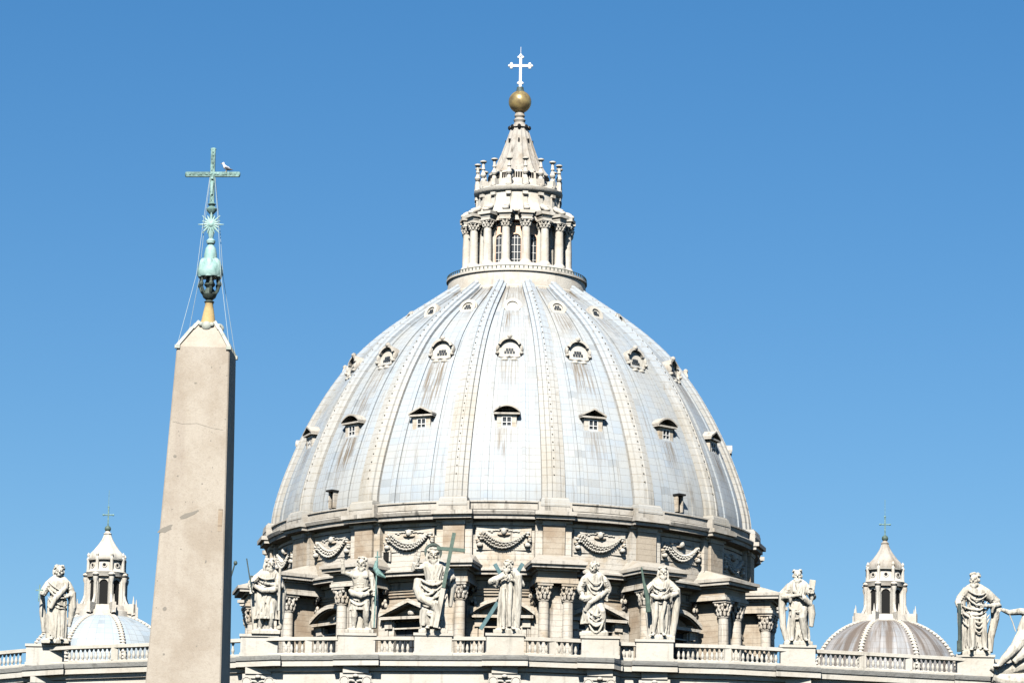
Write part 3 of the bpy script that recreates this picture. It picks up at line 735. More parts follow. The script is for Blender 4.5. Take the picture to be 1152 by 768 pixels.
for i, (a, b) in enumerate(PEDS):
    if i in NOBREAK: continue
    c = (fx(a)+fx(b))/2; L = piece(c-1.86, c+1.86)
    m.sweep(L, [(0.3, 44.49), (1.1, 44.51), (1.1, 44.97), (1.2, 44.99), (0.3, 45.001)], 0)
    m.sweep(L, [(1.2, 45.003), (1.3, 45.2), (1.36, 45.345), (0.2, 45.43), (0.2, 45.003)], 1)
obj('cornice', m, [TRAV, GREYST], fac, False)
# attic pilasters with scrolled capitals under each break
m = MB(); f0 = (fx(545)+fx(592))/2
for y, w, z0, z1 in ((0.30, 0.95, 10, 42.0), (0.62, 1.05, 43.95, 44.48), (0.42, 0.98, 41.7, 42.0), (0.5, 1.28, 43.6, 43.95), (0.36, 1.0, 42.0, 43.6)):
    m.box((0, -y/2+0.1, (z0+z1)/2), (2*w, y+0.2, z1-z0))
for s_ in (-1, 1):
    ring(m, (s_*0.92, 43.3), 0.0, 0.32, -0.62, 0.0, 12); ring(m, (s_*0.92, 43.3), 0.36, 0.42, -0.66, 0.0, 14)
    m.tube([(s_*0.15, -0.5, 42.75), (s_*0.5, -0.55, 42.6), (s_*0.85, -0.5, 42.85)], 0.1, 6); m.tube([(s_*0.1, -0.5, 43.3), (s_*0.4, -0.55, 43.35), (s_*0.7, -0.5, 43.25)], 0.09, 6)
    m.ell((s_*0.5, -0.5, 42.3), (0.26, 0.16, 0.22), 8, 6)
m.ell((0, -0.6, 43.72), (0.24, 0.16, 0.16), 8, 6); m.ell((0, -0.55, 42.95), (0.2, 0.14, 0.12), 8, 6); m.box((0, -0.5, 42.1), (1.9, 0.2, 0.1))
pil = m.mesh('pilaster', TRAV, 'auto')
for i, (a, b) in enumerate(PEDS):
    if i in NOBREAK: continue
    c = (fx(a)+fx(b))/2; link('pilaster', pil, fac, 0, (c, fy(c), 0))
# roof of the nave behind the balustrade
m = MB(); m.box((0, 455, 21.9), (74, 170, 43.8)); m.hull([(-13, 375, 43.8), (13, 375, 43.8), (13, 478, 43.8), (-13, 478, 43.8)], [(-0.5, 375, 47.5), (0.5, 375, 47.5), (0.5, 478, 47.5), (-0.5, 478, 47.5)])
obj('nave_roof', m, NAVE, fac, False)
# balustrade
m = MB()
m.sweep(full, [(0.06, 46.70), (0.06, 46.76), (0.0, 46.78), (0.0, 46.98), (-0.05, 47.0), (-0.55, 47.0), (-0.6, 46.95), (-0.6, 46.70)])
m.sweep(full, [(0.08, 45.425), (0.08, 45.62), (0.0, 45.68), (-0.58, 45.68), (-0.66, 45.62), (-0.66, 45.425)])
solid = []
for a, b in PEDS:
    x0, x1 = fx(a), fx(b); c = (x0+x1)/2; w = min(1.62, (x1-x0)/2); y = fy(c); solid.append((x0, x1))
    m.box((c, y+0.55, 46.24), (2*w-0.2, 1.7, 1.66)); m.box((c, y+0.55, 47.14), (2*w, 1.9, 0.22)); m.box((c, y+0.55, 45.55), (2*w-0.05, 1.86, 0.3))
ends = sorted(solid); gaps = []; last = X0
for a, b in ends: gaps.append((last, a)); last = b
gaps.append((last, X1))
bal_x = []
for a, b in gaps:
    L = b-a
    if L < 1.0: continue
    blind = abs(a-fx(698)) < 0.3
    posts = [a+L*k/max(1, round(L/4.6)) for k in range(1, max(1, round(L/4.6)))]
    if L > 3.5 and not posts: posts = [(a+b)/2]
    for q in posts: m.box((q, fy(q)+0.3, 46.19), (0.56, 0.62, 1.03))
    eds = [a]+posts+[b]
    for p, q in zip(eds, eds[1:]):
        p2 = p+(0.3 if p != a else 0.08); q2 = q-(0.3 if q != b else 0.08); nb = max(2, int((q2-p2)/0.37))
        for k in range(nb): bal_x.append(p2+(q2-p2)*(k+0.5)/nb)
        if blind: m.box(((p+q)/2, fy((p+q)/2)+0.45, 46.19), (q-p, 0.2, 1.03))
balu = obj('balustrade', m, TRAV, fac, False)
m = MB(); BP = [(0.13, 45.67), (0.13, 45.76), (0.07, 45.8), (0.145, 46.0), (0.13, 46.12), (0.065, 46.38), (0.06, 46.48), (0.12, 46.54), (0.12, 46.6), (0.135, 46.61), (0.135, 46.72)]
m.lathe(BP, 10); bme = m.mesh('baluster', TRAV, 'auto')
vis = sorted(bal_x, key=lambda x: abs(x-3.0))
vis = [x for x in vis if not (fx(165) < x < fx(262))]
near = vis[:100]
for x in near: link('baluster', bme, balu, 0, (x, fy(x)+0.3, 0))
m = MB()
for x in bal_x:
    if x not in near: m.lathe(BP, 10, (x, fy(x)+0.3, 0))
o = obj('far_balusters', m, TRAV, balu); o['kind'] = 'stuff'

# ================================================================== STATUES
dg = bpy.context.evaluated_depsgraph_get
class Fig(MB):
    """body in units of its own height, front towards -Y, x to the viewer's right"""
    def loft(s, rings, amp=0.0, k=7, ph=0.0, tw=0.0, n=56):
        vs = []; fs = []
        for z, cx, cy, a, b, am in rings:
            for i in range(n):
                t = 2*PI*i/n
                f = 1+1.9*amp*am*(0.75*(abs(math.sin(k*t+ph+tw*z))*1.7-1.1)+0.35*math.sin((k*1.7)//1*t+2*ph-1.6*tw*z))
                vs.append((cx+a*f*math.cos(t), cy+b*f*math.sin(t), z))
        for j in range(len(rings)-1):
            for i in range(n):
                i2 = (i+1) % n; fs.append((j*n+i, j*n+i2, (j+1)*n+i2, (j+1)*n+i))
        fs.append(tuple(reversed(range(n)))); fs.append(tuple((len(rings)-1)*n+i for i in range(n)))
        s.add(vs, fs)
    def head(s, x, y, z, turn=0, tip=0, beard=True, long_hair=False):
        M = Matrix.Rotation(turn, 3, 'Z') @ Matrix.Rotation(tip, 3, 'X'); c = Vector((x, y, z-.006)); M = M*1.2
        def e(p, r): s.ell(c+M @ Vector(p), r, 12, 8, 0, M)
        e((0, 0, 0.012), (0.047, 0.056, 0.058)); e((0, -0.012, -0.028), (0.037, 0.042, 0.045))
        s.tube([c+M @ Vector((0, -0.055, 0.022)), c+M @ Vector((0, -0.073, -0.012))], [0.008, 0.014], 6)
        e((-0.019, -0.048, 0.024), (0.018, 0.012, 0.007)); e((0.019, -0.048, 0.024), (0.018, 0.012, 0.007))
        e((-0.02, -0.05, 0.008), (0.011, 0.008, 0.006)); e((0.02, -0.05, 0.008), (0.011, 0.008, 0.006))
        e((-0.026, -0.04, -0.016), (0.016, 0.014, 0.014)); e((0.026, -0.04, -0.016), (0.016, 0.014, 0.014))
        e((0, -0.053, -0.034), (0.017, 0.009, 0.005)); e((0, -0.051, -0.045), (0.014, 0.009, 0.005))
        e((-0.05, 0.0, -0.005), (0.01, 0.016, 0.022)); e((0.05, 0.0, -0.005), (0.01, 0.016, 0.022))
        q = random.Random(int(1000*abs(x+turn+z)))
        for i in range(26):
            a = q.uniform(0, 2*PI); b = q.uniform(0.15, 1.0)
            p = (0.05*math.cos(a)*math.cos(b*.9), 0.012+0.055*math.sin(a)*math.cos(b*.9), 0.025+0.05*math.sin(b*1.3))
            if p[1] < -0.028 and p[2] < 0.055: continue
            e(p, (0.017, 0.017, 0.013))
        if long_hair:
            for sx in (-1, 1): s.tube([c+M @ Vector((sx*0.048, 0.01, 0.03)), c+M @ Vector((sx*0.06, 0.01, -0.03)), c+M @ Vector((sx*0.055, 0.0, -0.085))], [0.02, 0.022, 0.014], 8)
        if beard:
            e((0, -0.04, -0.068), (0.03, 0.026, 0.034)); e((-0.026, -0.028, -0.052), (0.02, 0.024, 0.026)); e((0.026, -0.028, -0.052), (0.02, 0.024, 0.026)); e((0, -0.044, -0.095), (0.018, 0.018, 0.022))
    def hand(s, w, d, side=1, curl=0.5):
        """palm, four unequal bent fingers and a thumb from the side of the palm; w = wrist, d = direction of the fingers"""
        w = Vector(w); d = Vector(d).normalized(); a = d.cross(Vector((0, 1, 0)))
        a = (a if a.length > 0.1 else d.cross(Vector((1, 0, 0)))).normalized(); b = a.cross(d).normalized()
        if b.y > 0: b = -b
        M = Matrix((a, b, d)).transposed()
        s.ell(w+d*0.024, (0.022, 0.012, 0.028), 10, 8, 0, M)
        for i, L in enumerate((0.034, 0.042, 0.039, 0.029)):
            o = w+d*0.044+a*(0.0165-0.011*i)
            s.tube([o, o+d*L*0.5+b*curl*0.008, o+d*L*(0.9-0.4*curl)+b*curl*0.03], [0.0068, 0.0062, 0.0048], 6)
        o = w+d*0.014+a*0.018*side
        s.tube([o, o+a*0.02*side+d*0.016+b*0.006, o+a*0.018*side+d*0.034+b*0.014], [0.0085, 0.0075, 0.0055], 6)
    def arm(s, sh_, el, wr, sleeve=True, curl=0.5, side=1, handdir=None, r=1.0):
        sh_, el, wr = Vector(sh_), Vector(el), Vector(wr); sh_.z -= .03; sh_.x *= .9
        s.tube([(sh_.x*.15, .01, .865), (sh_.x*.6, .008, .822), sh_], [.036, .04, .048], 10)
        s.tube([sh_, sh_.lerp(el, .4), el, el.lerp(wr, .35), wr], [0.046*r, 0.042*r, 0.033*r, 0.033*r, 0.021*r], 12); s.ell(el, (0.033, 0.033, 0.033), 10, 8)
        s.ell(sh_, (0.05, 0.05, 0.05), 12, 8)
        if sleeve:
            m_ = el.lerp(wr, .45)
            s.tube([sh_, sh_.lerp(el, .5), el, m_], [0.05, 0.056, 0.052, 0.046], 12)
            for k in range(4): q = sh_.lerp(el, .2+.22*k); s.tube([q+Vector((-.05, -.02, .012)), q+Vector((0, -.058, -.012)), q+Vector((.05, -.02, .0))], [0.006, 0.012, 0.006], 6)
            dr = m_+Vector((0, 0.0, -0.09)); s.tube([m_+Vector((0, 0, .0)), dr], [0.04, 0.012], 8)
        s.hand(wr, handdir if handdir is not None else (wr-el), side, curl)
    def leg(s, hip, kn, an, toe):
        hip, kn, an, toe = map(Vector, (hip, kn, an, toe))
        s.tube([hip, hip.lerp(kn, .5), kn, kn.lerp(an, .3), kn.lerp(an, .7), an], [0.07, 0.062, 0.043, 0.047, 0.034, 0.026], 12)
        s.ell(kn, (0.042, 0.044, 0.042), 10, 8)
        dv = (toe-an); dv.z = 0; s.foot(an, dv.normalized())
    def foot(s, an, dv):
        an = Vector(an); base = Vector((an.x, an.y, 0.02)); sd = Vector((-dv.y, dv.x, 0))
        s.tube([base-dv*0.03, base+dv*0.03+Vector((0, 0, .012)), base+dv*0.085], [0.022, 0.026, 0.018], 10)
        for i in range(5): s.ell(base+dv*(0.1-abs(i-1)*0.006)+sd*(i-2)*0.011+Vector((0, 0, -.006)), (0.009, 0.012, 0.008), 6, 5)
    def torso(s, lean=0.0, wide=1.0, hips=0.0, folds=True, ph=0.0):
        R2 = [(0.46, hips, 0, 0.115, 0.085, .5), (0.54, hips*.8, 0, 0.112, 0.082, .5), (0.61, hips*.4+lean*.2, 0, 0.1, 0.075, .6), (0.7, lean*.5, -0.005, 0.112*wide, 0.082, .6), (0.77, lean*.8, -0.004, 0.128*wide, 0.083, .4), (0.815, lean, 0, 0.125*wide, 0.07, .2), (0.84, lean, 0.004, 0.08*wide, 0.05, 0), (0.855, lean, 0.004, 0.04, 0.036, 0)]
        s.loft(R2, 0.06 if folds else 0.0, 9, ph, 14)
        if folds:
            g = random.Random(int(ph*77)+3)
            for i in range(9):
                x0 = g.uniform(-.1, .1); x1 = x0*0.6+g.uniform(-.05, .05); pts = []
                for j in range(6):
                    t = j/5; x = x0+(x1-x0)*t+0.012*math.sin(5*t+i); z = .8-.24*t
                    pts.append((lean*(1-t)+x, -0.083*math.sqrt(max(.1, 1-(x/.135)**2)), z))
                s.strand(pts, g.uniform(.006, .012))
        s.tube([(lean, 0.004, 0.83), (lean*1.1, -0.004, 0.9)], [0.036, 0.03], 12)
    def strand(s, pts, r): s.tube(pts, [r*(0.55 if i in (0, len(pts)-1) else 1.0) for i in range(len(pts))], 8)
    def arcs(s, a, b, sag, nn, dz, r, yb=-0.1):
        """hanging swags of cloth between two points, a stack of nn of them"""
        a, b = Vector(a), Vector(b)
        for q in (a, b):
            if abs(q.x) > .1 and q.z > .77: q.z -= .04; q.x *= .88
        g = random.Random(int(a.x*991+b.z*577+sag*313))
        for k in range(nn):
            pts = []; j1, j2 = g.uniform(-.02, .02), g.uniform(-.03, .03); t0, t1 = (g.uniform(0, .3), 1) if k % 2 else (0, g.uniform(.65, 1)); md = g.uniform(-.25, .25)
            for i in range(9):
                t = t0+(t1-t0)*i/8; q = a.lerp(b, t)+Vector((0, 0, -dz*k*(1+j1*8)+j2*t)); w = 4*t*(1-t)*(1+md*(2*t-1))
                q.z -= sag*w*(1+.25*k+j2*6); q.y += (yb-0.0)*w*0.55
                pts.append(q)
            s.strand(pts, r*g.uniform(.45, .85))
    def skirt(s, top=0.56, bot=0.02, hips=0.0, foot_=0.0, a0=0.12, a1=0.15, b0=0.09, b1=0.115, amp=0.16, k=8, ph=0.0, tw=3.0, nf=13, seed=1):
        nf = int(nf*1.7)
        n = 9; R2 = []
        for i in range(n):
            t = i/(n-1); z = bot+(top-bot)*t
            cx = foot_*(1-t)+hips*t; R2.append((z, cx, 0, a1+(a0-a1)*t**0.8, b1+(b0-b1)*t**0.8, 1-0.65*t))
        s.loft(R2, amp, k, ph, tw)
        q = random.Random(seed)
        for i in range(nf):                                    # fold ridges lying on the cloth
            p0 = q.uniform(PI, 2*PI); p1 = p0+q.uniform(-0.5, 0.5); z0 = top-q.uniform(0, 0.25)*(top-bot); z1 = bot+q.uniform(0, .25)*(top-bot)
            pts = []
            for j in range(7):
                t = j/6; z = z0+(z1-z0)*t; u = (z-bot)/(top-bot); p = p0+(p1-p0)*t+0.12*math.sin(3*t+i)
                a = (a1+(a0-a1)*u**.8)*1.0; b = (b1+(b0-b1)*u**.8)*1.0; cx = foot_*(1-u)+hips*u
                pts.append((cx+a*math.cos(p), b*math.sin(p), z))
            s.strand(pts, q.uniform(0.007, 0.014))
    def fat(s, pts, r): s.tube([(x*.88, y, z-.05) if abs(x) > .09 and z > .78 else (x, y, z) for x, y, z in pts], r, 12)

def make_statue(label, px, py_foot, py_top, build, rot=0.0, extra=None):
    c = fx(px); y = fy(c)+0.55
    zf = 47.26
    top = at_y(px, py_top, y).z
    Hh = top-zf-0.25
    t = thing('statue', label, 'statue', (c, y, zf), 'stone statues along the balustrade')
    f = Fig(); build(f)
    M = Matrix.Rotation(rot, 3, 'Z')
    f.v = [tuple((M @ Vector(q))*Hh+Vector((0, 0, 0.22))) for q in f.v]
    f.box((0, 0, 0.14), (2.35, 1.75, 0.30)); f.box((0, 0, 0.30), (2.0, 1.5, 0.22))
    me = f.mesh('body', STAT)
    tmp = bpy.data.objects.new('figure', me); C.objects.link(tmp)
    rm = tmp.modifiers.new('remesh', 'REMESH'); rm.mode = 'VOXEL'; rm.voxel_size = 0.036
    sm = tmp.modifiers.new('smooth', 'SMOOTH'); sm.iterations = 1; sm.factor = 0.2
    ev = tmp.evaluated_get(dg()); out = bpy.data.meshes.new_from_object(ev)
    out.name = 'body'; C.objects.unlink(tmp); bpy.data.objects.remove(tmp)
    out.polygons.foreach_set('use_smooth', [True]*len(out.polygons))
    link('body', out, t)
    if extra: extra(t, Hh, M)
    return t
def bar(mb, a, b, w, d, mat=0):
    a, b = Vector(a), Vector(b); z = (b-a).normalized(); x = z.cross(Vector((0, 1, 0))).normalized(); y = z.cross(x)
    mb.box((a+b)/2, (w, d, (b-a).length), mat, Matrix((x, y, z)).transposed())
def part(t, name, mb, mat, Hh, M=None):
    mb.v = [tuple(((M @ Vector(q)) if M else Vector(q))*Hh+Vector((0, 0, .22))) for q in mb.v]
    return obj(name, mb, mat, t)

# far left: calm robed figure
def b1(f):
    f.torso(0.0, 1.0, 0.0, True, 1); f.skirt(0.56, 0.03, 0, 0.0, 0.125, 0.13, 0.09, 0.11, 0.14, 9, 0.3, 2, 14, 4)
    f.head(0.01, -0.01, 0.93, 0.05, 0.05, False); f.foot((-0.05, -0.09, .02), Vector((-.2, -1, 0)).normalized()); f.foot((0.06, -0.09, .02), Vector((.2, -1, 0)).normalized())
    f.arm((-0.14, 0, .79), (-0.19, -0.03, .63), (-0.2, -0.14, .60), True, .9, 1); f.arm((0.14, 0, .79), (0.19, 0.0, .62), (0.12, -0.13, .58), True, .6, -1)
    f.arcs((-0.15, -0.05, .83), (0.16, -0.05, .66), 0.05, 5, 0.05, 0.017); f.fat([(0.14, -.06, .84), (0.1, -.1, .7), (-0.03, -.115, .55), (-0.09, -.11, .42)], [.02, .035, .04, .03])
    f.fat([(0.19, -.02, .66), (0.2, -.02, .45), (0.17, .0, .2)], [.05, .055, .02]); f.fat([(-0.2, 0, .62), (-0.19, .02, .4), (-0.16, .02, .12)], [.03, .045, .03])
    for sx in (-1, 1): f.fat([(sx*.02, .02, .97), (sx*.058, .02, .94), (sx*.06, .01, .885)], [.03, .024, .018])
def e1(t, H, M):
    m = MB(); bar(m, (-0.245, -.2, .50), (-0.235, -.2, .72), .016, .016); bar(m, (-0.29, -.2, .645), (-0.19, -.2, .65), .016, .015); part(t, 'cross', m, VERD, H, M)
make_statue('robed statue with small green cross on the balustrade, leftmost beside the left cupola', 62, 719, 636, b1, 0.1, e1)
# behind the obelisk: robed figure with a long lance
def b2(f):
    f.torso(); f.skirt(seed=9); f.head(0, -.01, .93); f.arm((-.14, 0, .79), (-.18, -.05, .62), (-.06, -.14, .6)); f.arm((.14, 0, .79), (.25, -.03, .68), (.27, -.12, .75), True, .9, -1)
def e2(t, H, M):
    m = MB(); m.tube([(.27, -.14, 0.05), (.52, -.14, 1.02)], 0.010, 8); m.ell((.53, -.14, 1.035), (.028, .028, .034), 10, 8); part(t, 'lance', m, DBRONZE, H, M)
make_statue('robed statue with knobbed lance, almost hidden behind the obelisk', 221, 714, 636, b2, 0, e2)
# staff bearer
def b3(f):
    f.torso(0.01, 1.05, -.01, True, 2); f.skirt(.58, .17, -.01, -.01, .13, .15, .095, .12, .2, 8, 1.2, 5, 14, 12)
    f.leg((-.06, -.01, .42), (-.075, -.045, .26), (-.085, -.02, .04), (-.12, -.2, 0)); f.leg((.06, -.02, .42), (.07, -.08, .25), (.06, -.03, .04), (.1, -.2, 0))
    f.head(0.02, -.015, .925, 0.5, 0.1, True, True)
    f.arm((-.14, 0, .79), (-.22, -.03, .66), (-.215, -.12, .56), True, .9, 1, (0, -.3, -1)); f.arm((.15, 0, .79), (.18, -.05, .62), (-.0, -.15, .64), True, .7, -1)
    f.arcs((-.15, -.06, .8), (.16, -.06, .75), .05, 4, .045, .02); f.fat([(-.17, -.04, .62), (-.05, -.12, .55), (.1, -.12, .56), (.17, -.05, .6)], [.03, .045, .045, .03])
    f.fat([(.17, .02, .8), (.2, .04, .55), (.19, .05, .3), (.17, .05, .05)], [.05, .06, .05, .04]); f.fat([(-.17, .04, .75), (-.18, .05, .4), (-.14, .05, .03)], [.04, .05, .05])
    f.fat([(.0, .05, .6), (.0, .07, .02)], [.08, .1])
def e3(t, H, M):
    m = MB(); m.tube([(-.205, -.16, .55), (-.285, -.16, .98)], .008, 6); m.tube([(-.225, -.16, .74), (-.19, -.16, .735)], .012, 6); m.box((-.226, -.16, .69), (.022, .022, .1)); part(t, 'sword', m, DBRONZE, H, M)
    m = MB(); m.tube([(.165, -.14, .28), (.17, -.13, .86)], .017, 8); part(t, 'staff', m, STAT, H, M)
make_statue('bearded statue in knee-length robe with raised dark sword, next right of the obelisk', 299, 710, 628, b3, 0.0, e3)
# baptist
def b4(f):
    f.torso(0.0, 1.05, .01, False); f.loft([(0.28, 0, 0, .135, .105, 1), (.4, 0, 0, .125, .1, .7), (.5, .005, 0, .12, .09, .4), (.57, .01, 0, .11, .085, .2)], .16, 9, .4, 9)
    f.leg((-.06, -.01, .45), (-.07, -.05, .26), (-.075, -.02, .04), (-.1, -.2, 0)); f.leg((.06, -.02, .45), (.085, -.075, .27), (.095, -.01, .04), (.14, -.2, 0))
    f.head(0.015, -.02, .925, -.2, .12, True, True)
    for sx in (-1, 1): f.ell((sx*.055, -.065, .745), (.055, .03, .042), 10, 8)
    for k in range(3):
        for sx in (-1, 1): f.ell((sx*.024, -.072, .67-.035*k), (.024, .012, .017), 8, 6)
    f.arm((-.145, 0, .795), (-.235, -.05, .79), (-.245, -.07, .92), False, .6, 1, (0.1, -.1, 1)); f.arm((.145, 0, .79), (.185, .0, .63), (.19, -.08, .53), False, .9, -1, (0, -.3, -1))
    f.arcs((-.14, -.05, .56), (.15, -.05, .62), .055, 5, .03, .022); f.fat([(-.14, -.04, .55), (-.1, -.1, .5), (.02, -.12, .47), (.12, -.08, .5)], [.03, .045, .05, .03])
    f.fat([(.15, .02, .81), (.19, .04, .6), (.2, .05, .35), (.19, .05, .05)], [.03, .045, .05, .045]); f.fat([(-.02, .06, .45), (-.02, .07, .02)], [.07, .09]); f.fat([(.15, -.05, .72), (.17, -.06, .55)], [.02, .03])
    f.fat([(.1, .0, .3), (.12, .02, .02)], [.03, .05])
def e4(t, H, M):
    m = MB(); m.tube([(.2, -.12, .04), (.225, -.12, 1.08)], .010, 6); m.tube([(.19, -.12, 1.0), (.26, -.12, 1.005)], .010, 6)
    m.tube([(.215, -.12, .95), (.20, -.12, .85), (.25, -.13, .77), (.34, -.12, .72)], [.02, .035, .045, .012], 8); part(t, 'banner_staff', m, VERD, H, M)
make_statue('bare-chested statue with one arm raised and a green bannered cross staff', 404, 708, 627, b4, 0.0, e4)
# centre figure with the tall cross
def b5(f):
    f.torso(-0.005, 1.08, 0, True, 0.5); f.skirt(.6, .03, -.01, -.015, .13, .14, .1, .12, .15, 7, 2.0, 6, 12, 21)
    f.head(-.02, -.02, .915, .1, .08, True, True)
    f.arm((-.15, 0, .79), (-.235, -.03, .75), (-.19, -.09, .88), True, .4, 1, (.15, -.1, 1)); f.arm((.15, 0, .78), (.21, -.04, .63), (.13, -.15, .62), True, .9, -1)
    f.arcs((-.16, -.05, .62), (.16, -.06, .66), .1, 6, .055, .022, -.14); f.arcs((-.18, -.04, .5), (.1, -.08, .56), .1, 4, .05, .024, -.13)
    f.fat([(-.19, -.02, .62), (-.2, -.05, .5), (-.15, -.1, .38), (.0, -.13, .3), (.08, -.1, .12)], [.05, .055, .055, .05, .03]); f.fat([(.18, .0, .75), (.21, .02, .55), (.2, .02, .3)], [.05, .06, .02])
    f.fat([(-.1, -.1, .25), (-.12, -.1, .05)], [.04, .03]); f.fat([(.02, -.12, .28), (-.02, -.13, .04)], [.03, .03]); f.foot((-.06, -.12, .02), Vector((-.1, -1, 0)).normalized()); f.foot((.05, -.11, .02), Vector((.2, -1, 0)).normalized())
def e5(t, H, M):
    m = MB(); a, b = Vector((.115, -.2, .50)), Vector((.23, -.2, 1.16)); bar(m, a, b, .043, .04)
    q = a.lerp(b, .70); d = Vector((b-a).normalized()); x = Vector((.995, 0, -.06)); bar(m, q-x*.17, q+x*.17, .041, .036); part(t, 'cross', m, VERDG, H, M)
    m = MB(); bar(m, (.03, -.2, .02), (.113, -.2, .49), .058, .06); part(t, 'cross_foot', m, STAT, H, M)
    m = MB(); ring(m, (-.02, .965), .0, .10, .06, .075, 24, 0); ring(m, (-.02, .965), .08, .108, .05, .085, 24, 0); part(t, 'halo', m, DBRONZE, H, M)
make_statue('tallest statue, haloed, arm raised and holding an upright green cross', 487, 710, 616, b5, 0.0, e5)
# X-cross
def b6(f):
    f.torso(0.0, 1.0, 0, True, 3); f.skirt(.66, .04, .01, .01, .13, .135, .1, .12, .2, 11, 1.0, 1.0, 18, 31)
    f.head(-.01, -.03, .93, -.35, -.1, True)
    f.arm((-.13, 0, .8), (-.245, -.05, .70), (-.06, -.15, .76), True, .8, -1); f.arm((.14, 0, .8), (.19, -.05, .66), (.03, -.15, .72), True, .8, 1)
    f.fat([(.07, -.07, .86), (.13, -.09, .78), (.14, -.09, .6), (.14, -.07, .3), (.13, -.05, .05)], [.05, .065, .055, .05, .04])
    f.fat([(.0, -.1, .8), (.03, -.12, .6), (.02, -.13, .3), (.03, -.13, .05)], [.03, .04, .035, .03]); f.fat([(-.07, -.1, .6), (-.06, -.12, .3), (-.06, -.12, .06)], [.03, .035, .03])
    f.fat([(-.22, -.03, .69), (-.14, -.05, .62)], [.045, .03]); f.foot((-.05, -.12, .02), Vector((-.2, -1, 0)).normalized()); f.foot((.07, -.12, .02), Vector((.2, -1, 0)).normalized())
def e6(t, H, M):
    m = MB(); bar(m, (-.385, .16, .05), (.20, .16, 1.0), .054, .05); bar(m, (-.20, .112, .98), (.13, .112, .43), .054, .044); part(t, 'saltire_cross', m, TEAL, H, M)
make_statue('statue leaning on a big teal X-shaped cross', 571, 710, 631, b6, 0.0, e6)
# striding figure
def b7(f):
    f.torso(0.0, 1.08, 0, True, 4); f.skirt(.58, .13, 0, -.02, .13, .15, .1, .13, .18, 7, 2.2, 8, 12, 41)
    f.leg((.05, -.03, .42), (.1, -.13, .3), (.13, -.06, .04), (.19, -.22, 0)); f.leg((-.06, 0, .4), (-.07, -.02, .25), (-.09, .0, .04), (-.15, -.16, 0))
    f.head(-.01, -.01, .925, -.45, -.15, False); f.fat([(.0, .03, .95), (.05, .04, .9)], [.045, .03])
    f.arm((-.155, 0, .79), (-.2, .0, .62), (-.16, -.12, .5), True, .7, 1); f.arm((.155, 0, .79), (.2, .03, .64), (.165, -.06, .52), True, .6, -1, (0, -.2, -1))
    f.fat([(-.2, -.08, .5), (-.13, -.12, .46), (-.06, -.13, .5)], [.05, .06, .04]); f.arcs((-.12, -.06, .82), (.13, -.06, .8), .09, 4, .05, .016)
    f.fat([(.17, -.05, .6), (.05, -.13, .5), (-.08, -.12, .42), (-.13, -.08, .3)], [.03, .04, .045, .03]); f.arcs((-.13, -.06, .4), (.12, -.13, .32), .12, 4, .045, .02, -.1)
    f.fat([(-.13, -.03, .35), (-.12, -.05, .2), (.03, -.12, .12), (.1, -.1, .16)], [.03, .035, .03, .02]); f.fat([(-.02, .06, .5), (.0, .08, .02)], [.09, .1])
make_statue('striding statue with upturned head, holding a bundle of cloth at its hip', 668, 713, 632, b7, 0.12)
# club bearer
def b8(f):
    f.torso(0.01, 1.05, .01, True, 5); f.skirt(.56, .04, .01, -.02, .12, .13, .09, .115, .19, 9, .2, 4, 15, 51)
    f.head(.03, -.015, .93, .15, .0, True, True)
    f.arm((-.13, 0, .79), (-.2, -.03, .66), (-.2, -.14, .6), True, .9, 1, (.1, -.6, -.5)); f.arm((.16, 0, .79), (.22, -.02, .62), (.06, -.14, .56), True, .6, -1)
    f.fat([(.15, .02, .84), (.22, .02, .68), (.23, .03, .5), (.2, .03, .25), (.17, .03, .02)], [.04, .06, .055, .05, .045]); f.fat([(.18, -.05, .62), (.06, -.12, .55), (-.06, -.12, .56), (-.13, -.06, .6)], [.03, .04, .04, .03])
    f.arcs((-.13, -.06, .8), (.15, -.06, .8), .08, 4, .05, .015); f.fat([(-.05, -.11, .5), (-.06, -.13, .28), (-.1, -.12, .06)], [.03, .035, .03]); f.fat([(.07, -.11, .5), (.02, -.13, .25), (.03, -.12, .05)], [.03, .035, .03])
    f.foot((-.08, -.11, .02), Vector((-.3, -1, 0)).normalized()); f.foot((.05, -.11, .02), Vector((.2, -1, 0)).normalized()); f.fat([(-.16, .03, .62), (-.17, .04, .35), (-.14, .04, .03)], [.03, .05, .04])
def e8(t, H, M):
    m = MB(); m.tube([(-.16, -.19, .34), (-.18, -.19, .55), (-.235, -.19, .78), (-.27, -.19, .98)], [.038, .034, .02, .012], 8); part(t, 'club', m, VERDG, H, M)
make_statue('statue grasping a dark green club, cloak falling from its bent elbow', 743, 718, 638, b8, -0.08, e8)
